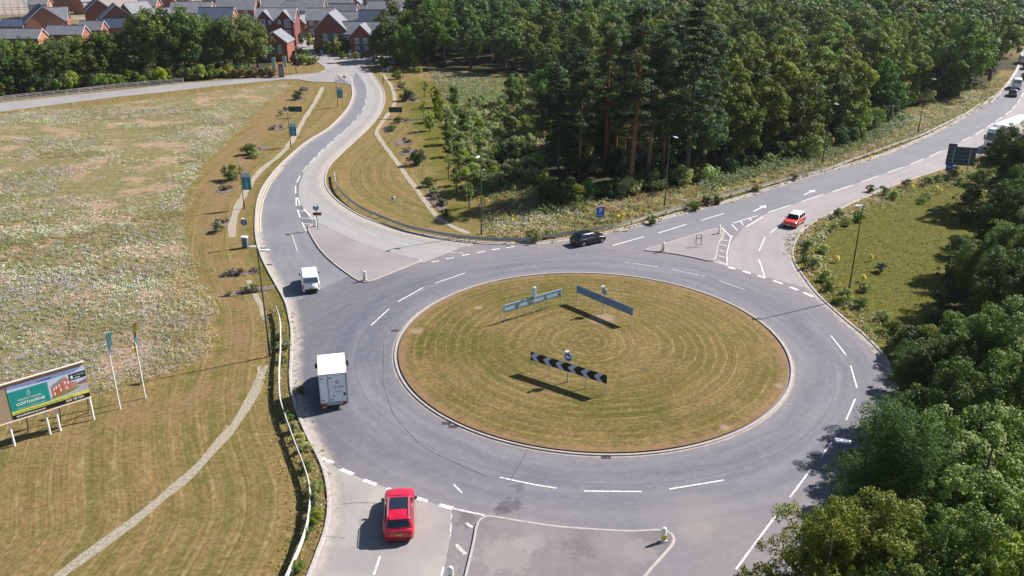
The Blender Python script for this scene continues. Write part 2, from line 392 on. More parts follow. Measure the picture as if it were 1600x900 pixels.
i0 = (np.arange(ny-1)[:, None]*nx+np.arange(nx-1)[None]).ravel()
F = np.stack([i0, i0+1, i0+nx+1, i0+nx], 1).astype(np.int32)
mb.loops.add(F.size); mb.polygons.add(len(F)); mb.loops.foreach_set('vertex_index', F.ravel())
mb.polygons.foreach_set('loop_start', np.arange(0, F.size, 4, dtype=np.int32)); mb.update(calc_edges=True)
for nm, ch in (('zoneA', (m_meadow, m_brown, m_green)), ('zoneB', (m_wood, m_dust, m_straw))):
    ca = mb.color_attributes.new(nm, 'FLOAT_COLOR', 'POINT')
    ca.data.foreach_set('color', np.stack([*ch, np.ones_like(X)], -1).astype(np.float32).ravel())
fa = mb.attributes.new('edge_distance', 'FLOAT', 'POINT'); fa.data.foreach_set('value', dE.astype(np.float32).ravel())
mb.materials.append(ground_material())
go = link('ground', mb); go['kind'] = 'structure'

# ------------------------------------------------------------------ road surfaces
def asphalt(name, a, b, polar=False, uv=False, stain=()):
    s = N(name); n1 = s.noise(.18, 4, .55); n2 = s.noise(1.4, 5, .65); n3 = s.noise(28, 3, .7)
    col = s.mix(s.ramp(n1, .35, .65), a, b)
    if polar:
        v = s.n('VectorMath', operation='SUBTRACT'); s.put(v.inputs[0], s.coord()); v.inputs[1].default_value = (IC[0], IC[1], 0)
        ln = s.n('VectorMath', operation='LENGTH'); s.put(ln.inputs[0], v.outputs[0])
        sx = s.n('SeparateXYZ'); s.put(sx.inputs[0], v.outputs[0])
        ang = s.math('ARCTAN2', sx.outputs[1], sx.outputs[0])
        r = s.math('ADD', ln.outputs['Value'], s.math('MULTIPLY', n1, 1.4))
        ring = s.n('CombineXYZ'); s.put(ring.inputs[0], s.math('MULTIPLY', r, .75)); s.put(ring.inputs[1], s.math('MULTIPLY', s.math('COSINE', ang), 1.3)); s.put(ring.inputs[2], s.math('MULTIPLY', s.math('SINE', ang), 1.3))
        wr = s.noise(1.2, 4, .6, vec=ring.outputs[0])
        inner = s.math('MULTIPLY', s.ramp(r, 17.6, 19.0), s.ramp(r, 26.5, 22.5))
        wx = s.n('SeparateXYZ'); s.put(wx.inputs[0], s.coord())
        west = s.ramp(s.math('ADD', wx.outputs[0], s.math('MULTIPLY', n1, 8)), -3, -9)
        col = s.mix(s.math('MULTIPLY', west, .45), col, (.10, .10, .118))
        col = s.mix(s.math('MULTIPLY', inner, .85), col, s.mix(s.ramp(wr, .35, .65), (.092, .098, .120), (.160, .157, .182)))
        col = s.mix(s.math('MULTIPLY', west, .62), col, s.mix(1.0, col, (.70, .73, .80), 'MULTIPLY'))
        for rr0, ww0 in ((19.1, .35), (21.0, .4), (22.6, .35), (24.4, .4)):
            tr = s.ramp(s.math('ABSOLUTE', s.math('SUBTRACT', r, rr0+.7)), ww0, .05); col = s.mix(s.math('MULTIPLY', tr, s.ramp(wr, .4, .6, .05, .4)), col, s.mix(1.0, col, (.74, .74, .77), 'MULTIPLY'))
        seam = s.ramp(s.math('ABSOLUTE', s.math('SUBTRACT', ln.outputs['Value'], 20.35)), .06, .0)
        col = s.mix(s.math('MULTIPLY', seam, s.ramp(n2, .3, .5, 0, .75)), col, (.06, .06, .07))
    if uv:
        u = s.n('UVMap'); sx = s.n('SeparateXYZ'); s.put(sx.inputs[0], u.outputs[0])
        cm = s.n('CombineXYZ'); s.put(cm.inputs[0], s.math('MULTIPLY', sx.outputs[0], 7)); s.put(cm.inputs[1], s.math('MULTIPLY', sx.outputs[1], .6))
        wr = s.noise(1.0, 3, .6, vec=cm.outputs[0])
        col = s.mix(s.ramp(wr, .4, .7, 0, .45), col, s.mix(1.0, col, (.72, .73, .76), 'MULTIPLY'))
    for (px, py, rad, cc, amt) in stain:
        p = G(px, py); v = s.n('VectorMath', operation='DISTANCE'); s.put(v.inputs[0], s.coord()); v.inputs[1].default_value = (p[0], p[1], .03)
        f = s.ramp(s.math('ADD', v.outputs['Value'], s.math('MULTIPLY', s.math('SUBTRACT', n2, .5), rad*2.6)), rad, rad*.75)
        col = s.mix(s.math('MULTIPLY', f, amt), col, cc)
    crk = s.n('TexVoronoi', feature='DISTANCE_TO_EDGE', i_Scale=.11); 
    wv = s.n('VectorMath', operation='ADD'); s.put(wv.inputs[0], s.coord()); nz = s.n('TexNoise', i_Scale=.6); s.put(nz.inputs['Vector'], s.coord()); s.put(wv.inputs[1], nz.outputs['Color']); s.put(crk.inputs['Vector'], wv.outputs[0])
    col = s.mix(s.math('MULTIPLY', s.ramp(crk.outputs['Distance'], .004, 0), s.ramp(n1, .5, .6, 0, .35)), col, (.07, .07, .075))
    col = s.mix(s.ramp(n2, .3, .72, .1, .0), col, (.08, .08, .09)); col = s.mix(s.ramp(n2, .5, .8, 0, .25), col, (.28, .26, .25))
    col = s.mix(s.ramp(n3, .3, .7, 0, .35), col, s.mix(1.0, col, (.7, .7, .72), 'MULTIPLY'))
    s.bump(n3, .25, .02); return s.fin(col, .85, .3)
dk = (.06, .055, .06)
stains = [(815,715,.9,dk,.0),(810,762,.5,dk,.5),(795,790,.8,dk,.6),(782,800,.6,dk,.55),(765,812,.45,dk,.55),(728,812,.8,(.085,.07,.062),.55),(1060,800,2.8,(.22,.20,.19),.25),(1110,795,2.4,(.22,.20,.19),.2),(1085,830,1.2,(.25,.22,.20),.35)]
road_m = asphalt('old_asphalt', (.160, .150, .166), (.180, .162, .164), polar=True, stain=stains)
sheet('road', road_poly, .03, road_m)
sheet('side_road', np.vstack([side_s, north_e[::1][:0], G(560,104)[None], G(506,103.5)[None], side_n[::-1][1:]]) if False else np.vstack([side_s, GL([(530,125),(520,108)]), side_n[::-1]]), .026, asphalt('side_asphalt', (.22, .21, .21), (.26, .24, .24)))
north_poly = np.vstack([GL([(552,135),(590,128)]), north_e, north_w[::-1]])
sheet('estate_road', north_poly, .034, asphalt('estate_paving', (.22, .208, .208), (.28, .262, .26)))
ectr_px = [(556,112),(568,128),(573,142),(572,160),(563,180),(540,203),(519,221),(497,242),(482,257),(470,274),(463,292),(462,312),(467,337),(476,356),(485,374),(500,396),(522,416),(545,432)]
ECTR = smooth(GL(ectr_px))
# west lane of the estate road (darker) and the paler lane beside it
Awest = A[6:np.argmin(np.hypot(*(A-G(452, 485)).T))]
ribbon_obj('estate_lane', Awest, ECTR, .036, asphalt('estate_lane_asphalt', (.150, .148, .170), (.178, .172, .188), uv=True))
kb = np.argmin(np.hypot(*(B-G(760, 380)).T))
split1_px = [(481,356),(486,370),(500,392),(520,412),(544,430),(558,439),(568,442),(582,440),(600,433),(625,423),(645,415),(659,409),(654,405),(632,400),(600,391),(565,379),(535,366),(512,354),(496,349)]
lane_e = smooth(GL([(556,112),(568,128),(573,142),(572,160),(563,180),(540,203),(519,221),(497,242),(482,257),(473,274),(467,292),(468,312),(478,332),(492,349),(512,356),(540,370),(575,384),(620,398),(662,411)]))
ribbon_obj('estate_approach', lane_e, B[2:kb], .036, asphalt('pale_asphalt', (.265, .265, .255), (.30, .28, .275), uv=True))
# main road: eastbound lanes and westbound lane
kb2 = np.argmin(np.hypot(*(B-G(960, 362)).T))
ribbon_obj('main_road_lanes', smooth(np.vstack([GL([(985,383),(1060,371)]), CTR[::6]])), B[kb2:], .036, asphalt('blue_grey_asphalt', (.148, .146, .166), (.172, .166, .184), uv=True))
kc = np.argmin(np.hypot(*(C-G(1275, 460)).T))
ribbon_obj('main_road_lane', np.vstack([GL([(1137,417),(1139,385),(1160,358)]), CTR[10:]]), C[:kc][::-1], .040, asphalt('pinkish_asphalt', (.25, .225, .235), (.28, .255, .258), uv=True))
buff1 = GL([(508,724),(520,727),(553,743),(588,757),(625,770),(668,784),(705,796),(706,830),(700,860),(692,900),(684,950),(560,950),(468,940),(487,897),(501,860),(512,828),(517,793),(514,755)])
sheet('junction_surface', buff1, .036, asphalt('worn_buff_surface', (.235, .212, .212), (.31, .285, .26), stain=[(600,820,2.0,(.22,.21,.205),.5),(560,870,1.6,(.24,.22,.215),.5)]))

def island(nm, px, top_m):
    p = smooth(GL(px), .5, closed=True)
    if sdf(p, np.array([p[:, 0].mean()]), np.array([p[:, 1].mean()]))[0] and np.sum(p[:, 0]*np.roll(p[:, 1], -1)-np.roll(p[:, 0], -1)*p[:, 1]) < 0: p = p[::-1]
    inner = offset(p, .16, closed=True)
    o = sheet(nm, inner, .135, top_m)
    k = MB(); strip(k, p, .16, .02, .145, closed=True); o2 = k.build('kerb', cream); o2['kind'] = 'structure'
isl_m = asphalt('splitter_asphalt', (.205, .182, .190), (.25, .225, .232), stain=[(905,860,1.0,(.15,.125,.12),.6),(1000,865,1.1,(.27,.24,.235),.5),(640,390,1.5,(.26,.23,.22),.4),(830,850,1.0,(.3,.27,.25),.4),(790,860,1.6,(.3,.28,.25),.5)])
split2_px = [(1007,392),(1035,383),(1060,375),(1090,366),(1120,357.5),(1131,361),(1130,371),(1124,382),(1120,400),(1117,407),(1108,409),(1085,404),(1060,399),(1025,394)]
split3_px = [(714,950),(726,900),(738,850),(742,827),(747,815),(757,808.5),(770,808),(812,815),(870,823.6),(927,828),(985,831),(1028,829),(1046,833),(1055,842),(1052,854),(1037,872),(1014,898),(975,950),(940,1000),(700,1000)]
island('splitter_island', split1_px, isl_m); island('splitter_island', split2_px, isl_m); island('splitter_island', split3_px, asphalt('patched_splitter_asphalt', (.135, .118, .122), (.185, .163, .168), stain=[(905,860,1.0,(.12,.10,.10),.6),(1000,865,1.1,(.24,.215,.215),.5),(830,850,1.0,(.27,.245,.245),.4),(790,870,1.8,(.27,.245,.22),.5),(960,850,1.5,(.20,.18,.185),.5)]))

# central island
def island_grass():
    s = N('ringed_dry_grass'); v = s.n('VectorMath', operation='SUBTRACT'); s.put(v.inputs[0], s.coord()); v.inputs[1].default_value = (IC[0]-1.2, IC[1]+1, 0)
    ln = s.n('VectorMath', operation='LENGTH'); s.put(ln.inputs[0], v.outputs[0])
    v2 = s.n('VectorMath', operation='DISTANCE'); s.put(v2.inputs[0], s.coord()); v2.inputs[1].default_value = (IC[0], IC[1], 0)
    n1 = s.noise(.22, 4); n2 = s.noise(1.6, 5, .65); n3 = s.noise(9, 4, .7); n5 = s.noise(.10, 3)
    inw = s.ramp(v2.outputs['Value'], 14, 3, .25, 3.2)
    r = s.math('ADD', v2.outputs['Value'], s.math('MULTIPLY', s.math('SUBTRACT', n1, .5), inw))
    w = s.math('PINGPONG', s.math('ADD', r, .3), .46)
    line = s.math('MULTIPLY', s.ramp(w, .13, .02), s.math('MULTIPLY', s.ramp(n2, .30, .5, .25, 1), s.ramp(s.noise(.13, 3), .38, .58, .25, 1)))
    fr = s.n('CombineXYZ'); s.put(fr.inputs[0], s.math('MULTIPLY', r, 3.2)); s.put(fr.inputs[1], s.math('MULTIPLY', n1, 2)); fine = s.noise(1.3, 4, .7, vec=fr.outputs[0])
    w2 = s.math('PINGPONG', r, .92)
    col = s.mix(s.ramp(n1, .38, .62), (.135, .104, .032), (.185, .132, .056))
    col = s.mix(s.ramp(w2, .2, .8, 0, .35), col, (.13, .118, .042))
    col = s.mix(s.ramp(n5, .52, .64, 0, .7), col, (.088, .090, .018))
    col = s.mix(s.ramp(n2, .5, .72, 0, .5), col, (.22, .15, .07))
    col = s.mix(s.math('MULTIPLY', line, .44), col, (.33, .26, .13))
    col = s.mix(s.ramp(fine, .35, .65, 0, .55), s.mix(1.0, col, (.78, .78, .74), 'MULTIPLY'), s.mix(1.0, col, (1.35, 1.3, 1.25), 'MULTIPLY'))
    mt = s.noise(3.2, 4, .75); col = s.mix(s.ramp(mt, .38, .62), s.mix(1.0, col, (.74, .76, .72), 'MULTIPLY'), s.mix(1.0, col, (1.22, 1.18, 1.15), 'MULTIPLY'))
    rim = s.ramp(s.math('ADD', v2.outputs['Value'], s.math('MULTIPLY', n2, 2.2)), 16.6, 18.0)
    col = s.mix(s.math('MULTIPLY', rim, .8), col, (.25, .15, .09))
    for (px, py, rad) in [(1218,600,.45),(1133,665,.5),(651,515,.7),(748,480,.5),(940,500,1.5)]:
        p = G(px, py, .3); vd = s.n('VectorMath', operation='DISTANCE'); s.put(vd.inputs[0], s.coord()); vd.inputs[1].default_value = (p[0], p[1], .25)
        f = s.ramp(s.math('ADD', vd.outputs['Value'], s.math('MULTIPLY', s.math('SUBTRACT', n2, .5), rad)), rad, rad*.6)
        col = s.mix(s.math('MULTIPLY', f, .6), col, (.32, .24, .18))
    col = s.mix(s.ramp(n3, .25, .75, 0, .55), col, s.mix(1.0, col, (.6, .62, .58), 'MULTIPLY'))
    s.bump(s.math('ADD', n3, s.noise(30, 2)), .6, .06); return s.fin(col, .95, .1)
g = MB(); vs = [(IC[0], IC[1], .45)]; fs = []; nr, na = 24, 128
for i in range(1, nr+1):
    rr = (IR-.35)*i/nr; z = .13+.32*(1-(i/nr)**2)
    for k in range(na): vs.append((IC[0]+rr*math.cos(2*math.pi*k/na), IC[1]+rr*math.sin(2*math.pi*k/na), z))
for k in range(na): fs.append((0, 1+k, 1+(k+1) % na))
for i in range(1, nr):
    for k in range(na): fs.append((1+(i-1)*na+k, 1+i*na+k, 1+i*na+(k+1) % na, 1+(i-1)*na+(k+1) % na))
g.add(vs, fs); o = g.build('central_island_grass', island_grass(), smooth_=True); o['kind'] = 'structure'
def island_z(x, y): return .13+.32*max(0, 1-(math.hypot(x-IC[0], y-IC[1])/IR)**2)
circ = np.array([IC+IR*np.array([math.cos(t), math.sin(t)]) for t in np.linspace(0, 2*math.pi, 180, endpoint=False)])
k = MB(); strip(k, circ, .16, .02, .14, closed=True); o = k.build('kerb', cream); o['kind'] = 'structure'
# outer kerbs and pale dusty channels
def dust_material():
    s = N('dusty_channel'); n1 = s.noise(1.1, 5, .7)
    s.fin(s.mix(s.ramp(s.noise(3, 3), .3, .7), (.33, .29, .265), (.42, .375, .345)), .95, .1)
    u = s.n('UVMap'); sx = s.n('SeparateXYZ'); s.put(sx.inputs[0], u.outputs[0])
    f = s.ramp(s.math('ADD', sx.outputs[0], s.math('MULTIPLY', s.math('SUBTRACT', n1, .5), 1.2)), .95, .3)
    s.put(s.b.inputs['Alpha'], s.math('MULTIPLY', f, .8)); return s.m
dust = dust_material()
for L, sd_, w in ((A, 1, 1.1), (B[:kb], -1, 2.3), (B[kb-1:], -1, 1.0), (C, -1, .8)):
    k = MB(); strip(k, L, .22, .0, .13, side=-sd_); o = k.build('kerb', cream); o['kind'] = 'structure'
    ribbon_obj('road_edge_dust', L, offset(L, w*sd_), .044, dust, .7)
ic2 = np.vstack([circ, circ[:1]]); ribbon_obj('road_edge_dust', ic2, offset(ic2, -.32), .044, dust, .7)
for L, sd_ in ((side_n, 1), (side_s, 1), (north_w, 1)):
    k = MB(); strip(k, resample(L, 1.0), .18, .0, .12, side=sd_ if L is side_n else -1 if L is side_s else 1); o = k.build('kerb', cream); o['kind'] = 'structure'

# gravel drains
def gravel_m():
    s = N('pale_gravel'); v = s.n('TexVoronoi', i_Scale=13.0); s.put(v.inputs['Vector'], s.coord())
    s.bump(s.noise(9, 5, .85), .9, .12)
    return s.fin(s.mix(s.ramp(s.noise(5.5, 5, .85), .38, .62), (.20, .165, .115), (.42, .37, .30)), .95, .1)
gv = gravel_m()
def gravel(px, w):
    L = smooth(GL(px), .5); rs = np.random.RandomState(len(px)); j = 1+.5*np.interp(np.arange(len(L)), np.arange(0, len(L)+3, 3), rs.rand(len(np.arange(0, len(L)+3, 3)))-.5)
    a = offset(L, w/2); b = offset(L, -w/2); a = L+(a-L)*j[:, None]; b = L+(b-L)*j[::-1][:, None]
    ribbon_obj('gravel_drain', a, b, .02, gv, .5)
gravel([(70,925),(95,898),(180,836),(248,783),(303,735),(345,690),(378,648),(398,612),(408,588),(411,572)], .78)
gravel([(388,438),(394,450),(400,464),(408,478),(413,500)], .5)
gravel([(505,136),(492,160),(472,192),(457,219),(437,243),(418,257),(399,276),(381,306),(370,327),(363,350),(362,371)], .9)
gravel([(597,115),(610,132),(616,150),(615,166),(600,187),(589,205),(592,214),(600,226),(620,253),(640,281),(660,308),(680,335),(700,350),(732,365)], .75)

# mulch beds
def mulch_m():
    s = N('bark_mulch'); n = s.noise(5, 5, .8); s.bump(n, .9, .1)
    return s.fin(s.mix(s.ramp(n, .35, .65), (.085, .06, .062), (.22, .175, .17)), .95, .1)
mu = mulch_m()
BEDS = []
def bed(px, py, a, b, rot=0):
    a *= .8; b *= .95; c = G(px, py); rs = np.random.RandomState(int(px*7+py)); p = []
    BEDS.append((c, a, b, rot, py))
    for t in np.linspace(0, 2*math.pi, 28, endpoint=False):
        q = np.array([math.cos(t)*a, math.sin(t)*b])*(1+.45*(rs.rand()-.5)); cr, sr = math.cos(R(rot)), math.sin(R(rot))
        p.append(c+np.array([q[0]*cr-q[1]*sr, q[0]*sr+q[1]*cr]))
    m_ = MB(); m_.prism(p, .0, .06); o = m_.build('mulch_bed', mu); o['kind'] = 'structure'
for b_ in [(477,141,1.7,1.6),(466,155,1.5,2.0),(452,172,2.4,1.6),(434,200,1.8,2.0),(400,232,2.6,1.3,20),(352,297,1.5,1.6),(345,352,1.0,2.2),(392,455,.8,3.0,120),(376,428,.7,2.2,110),(640,150,1.9,3.2),(645,158,1.6,2.0),(610,202,1.6,2.0),(628,188,1.5,3.0,60),(632,222,1.8,2.4),(637,238,1.5,2.0),(650,250,1.5,1.5),(682,312,1.3,6.0,14),(625,134,1.5,2.5),(622,120,1.5,1.5)]:
    bed(*b_)

# ------------------------------------------------------------------ painted markings
def paint_m(name, c, wear):
    s = N(name); n = s.noise(6, 4, .7); s.fin(s.mix(s.ramp(n, .35, .6), tuple(x*(1-wear*.5) for x in c), c), .6, .3)
    s.put(s.b.inputs['Alpha'], s.ramp(n, .30+wear*.2, .42+wear*.1, 1-wear, 1)); return s.m
pw = paint_m('road_paint', (.66, .65, .64), .5); pf = paint_m('faded_road_paint', (.48, .46, .44), .6); py_ = paint_m('yellow_line_paint', (.62, .52, .34), .4)
MK = {'w': MB(), 'f': MB(), 'y': MB()}
def line(p, w=.13, k='w', z=.047):
    L = resample(GL(p), n=max(2, len(p)*3) if len(p) > 2 else 2); a = offset(L, w/2); b = offset(L, -w/2); n = len(L)
    MK[k].add([(q[0], q[1], z) for q in b]+[(q[0], q[1], z) for q in a], [(i, i+1, n+i+1, n+i) for i in range(n-1)])
def dashes(*segs, w=.13, k='w'):
    for s_ in segs: line([(s_[0], s_[1]), (s_[2], s_[3])], w, k)
dashes((957.5,384,1006,370.5),(1029,364.5,1073,351),(1095,345,1131,334),(1201,332,1235,321),(1252,315.5,1286,304),(1301,300,1332.5,289.5),(1346,284.7,1373,275),(1387,270,1411,261.5),(1422.5,257,1442.5,249),(1453,244.5,1471,236.5),(1487,228.5,1496,224.5),(1503,221,1517,214),(1524,210.5,1537,202.5),(1542,199.5,1552,192.5),(1556,189.5,1566,183),(1571,179.5,1580,173),(1582,170,1587.5,165),(1590,161,1594.5,155.5),(1596,152,1599,146), w=.17)
line([(1549,160),(1567,142),(1582,122),(1592,104),(1598,82)], .15); line([(1527,233),(1545,224)], .15); line([(1580,195),(1592,187),(1604,178)], .15)
dashes((1146,349,1183,337.5),(1165,355,1192,339.5),(1161,352.5,1157.5,345.5),(1171,341.5,1174,345),(1152,360.5,1143,351),(1142,371,1128,356),(1128,375,1137.5,377),(1126,382.5,1135,385),(1124,391,1132.5,394),(1122.5,400,1132.5,402.5),(1121,407.5,1135,414), w=.16)
line([(1117,409),(1136,416),(1136,395),(1140,378),(1144,368)], .13)
dashes((1222,350,1204,364),(1195.5,371,1186,392.5),(1186,406,1195,434), w=.13)
dashes((1137.5,418,1149,421),(1161,424,1172.5,428),(1184,431,1196,435),(1208,439,1222.5,444),(1234,449,1247,454),(1255.5,457.5,1270,464), w=.36)
dashes((977,410.5,1029,417.5),(1049,421,1102,432.5),(1123,439,1166,454), w=.14, k='f')
dashes((1298,525,1322,555.5),(1329,572,1339,607),(1336,624,1322,657),(1300,691,1283,715),(1267,734,1234,778),(1211,808,1150,890),(1131,751,1046,765),(1003,769,912,768),(727,427,680,443),(661,450,622,472),(608,483,580,509),(594,870,584,899),(709,758,722,771), w=.12)
line([(781,746.5),(810,753),(840,759),(869.5,763.5)], .12); line([(693,887),(690,900),(684,930)], .12)
dashes((504,717,521,724),(533,734,552,742),(568,751,588,758),(605,764,618,770),(651,779,668,784),(686,789.5,708,795.5), w=.32)
line([(710,796),(757,806)], .14); dashes((705,819,703,842),(706,803,705,812), w=.1, k='f'); dashes((712,852,727,867), w=.26, k='f'); dashes((728,818,738,825), w=.22, k='f')
dashes((571,154,572,162),(570,165,566,173),(561,179,557.5,185),(554,189,549,195),(544.5,199,537,206),(532,209.5,522,217.5),(519,221,510,229),(505,232.5,497,242),(492.5,246,484,255.5),(479.5,259.5,472.5,269.5), w=.11)
dashes((469,275,464,286),(462,291,462,303),(463,309,463,322),(465,309,469,321),(463,322,469,321),(465,328,469,340.5),(474.5,327,486,339),(468,330,477,330.5),(471,341,489,342),(472,348,479,362),(475,350,490,351), w=.17)
line([(572,128),(574,142),(573,152)], .12, 'f'); line([(538,208),(505,236),(484,262)], .1, 'f'); dashes((456,365,465,394), w=.12, k='f')
dashes((532,344,550,353),(565,360,592,370),(615,377.5,647,385),(677,391,726,397), w=.14, k='f')
dashes((674,410,686,408),(697.5,405,709,403),(722.5,400,734,397.5),(745,395.5,757.5,393),(769,391,781,389),(791,387.5,804,385.5), w=.22)
for dx in (0, 4.3):
    line([(403.5+dx,364),(402.7+dx,340),(407+dx,314),(418+dx*.9,289),(440+dx*.8,262)], .11, 'y')
MK['d'] = MB()
for q in [((824,703),(818,716),(808,733),(797,752)),((541,400),(620,404)),((600,540),(598,600),(615,650),(660,700),(760,745)),((463,520),(500,500),(560,470)),((512,790),(560,786),(640,789)),((500,838),(540,842)),((905,395),(1000,388)),((1330,480),(1260,455))]: line(q, .05, 'd')
for (x0, y0, x1, y1) in ((1177,331,1197.5,321),(1256,305,1274,297)):   # arrows
    a, b = G(x0, y0), G(x1, y1); d = (b-a); Ln = np.hypot(*d); d /= Ln; n = np.array([-d[1], d[0]]); h = .75*1.3; c = b-d*h*1.3
    for P_ in ([a+n*.11, a-n*.11, c-n*.11, c+n*.11], [c-n*.5, b, c+n*.5]):
        MK['w'].add([(q[0], q[1], .047) for q in P_], [tuple(range(len(P_)))])
line([(505,236),(484,258)], .05, 'f')
dashes((478,121,505,118.5),(492,119.8,515,116.5), w=.2, k='f'); line([(540,116),(549,122),(552,133)], .25, 'f'); line([(470,121.5),(520,114),(538,115)], .18, 'f')
for k_, m_, nm in (('w', pw, 'road_markings'), ('f', pf, 'faded_road_markings'), ('y', py_, 'yellow_lines'), ('d', paint_m('tar_seam_filler', (.085, .085, .092), .9), 'tar_seams')): struct(nm, MK[k_], m_)
# drain gratings
gr = MB()
for px, py in [(617,517),(698,662),(708,667),(947,715),(411,388),(420,414),(621,389),(795,385),(975,362),(1183,499)]:
    p = G(px, py)
    for j in range(4): gr.box(p[0]-.32+j*.17, p[0]-.24+j*.17, p[1]-.16, p[1]+.16, .03, .052)
    gr.box(p[0]-.34, p[0]+.34, p[1]-.19, p[1]+.19, .02, .046)
struct('road_gullies', gr, plain('cast_iron', (.04, .035, .033), .8))

# ------------------------------------------------------------------ houses
def brick(name, c):
    s = N(name); b = s.n('TexBrick', i_Scale=4.0, i_Mortar_Size=.012); s.put(b.inputs['Vector'], s.coord())
    n = s.noise(.6, 3); s.put(b.inputs['Color1'], tuple(x*.85 for x in c)); s.put(b.inputs['Color2'], tuple(x*1.15 for x in c)); s.put(b.inputs['Mortar'], (.24, .11, .085))
    return s.fin(s.mix(s.ramp(n, .35, .65, 0, .35), b.outputs['Color'], tuple(x*.7 for x in c)), .9, .15)
br_red = brick('red_brick', (.26, .092, .070)); br_orange = brick('orange_brick', (.42, .19, .115)); br_dark = brick('dark_red_brick', (.17, .062, .058))
def tiles(name, c):
    s = N(name); w = s.n('TexWave', i_Scale=1.6, i_Distortion=.4, bands_direction='Z'); s.put(w.inputs['Vector'], s.coord()); n = s.noise(.7, 4)
    col = s.mix(s.ramp(n, .3, .7), tuple(x*.85 for x in c), tuple(x*1.12 for x in c)); col = s.mix(s.ramp(w.outputs['Fac'], .0, .25, .3, 0), col, (.05, .05, .06))
    return s.fin(col, .75, .2)
slate = tiles('grey_slate', (.17, .172, .195)); slate_d = tiles('dark_slate', (.055, .075, .12))
clad = plain('slate_cladding', (.10, .12, .16), .7)
render_white = plain('white_verge_board', (.42, .43, .46), .6)
def window(mb_w, house, w, h, pos, face, pale=True):
    """a frame with panes, set 4 cm proud of the wall"""
    x, y, z = pos; f = MB(); p = MB(); t = .10
    def bx(m, a0, a1, z0, z1, d0, d1):
        if face == 'F': m.box(x+a0, x+a1, y-d1, y-d0, z+z0, z+z1)
        elif face == 'B': m.box(x+a0, x+a1, y+d0, y+d1, z+z0, z+z1)
        elif face == 'L': m.box(x-d1, x-d0, y+a0, y+a1, z+z0, z+z1)
        else: m.box(x+d0, x+d1, y+a0, y+a1, z+z0, z+z1)
    bx(f, -w/2-t, w/2+t, h, h+t, -.02, .09); bx(f, -w/2-t, w/2+t, -t, 0, -.02, .10); bx(f, -w/2-t, -w/2, 0, h, -.02, .09); bx(f, w/2, w/2+t, 0, h, -.02, .09)
    bx(f, -.05, .05, 0, h, .03, .08); bx(p, -w/2, w/2, 0, h, -.02, .04)
    fo = f.build('window', white_paint, house); p.build('pane', glass_mid if pale else glass_dark, fo)
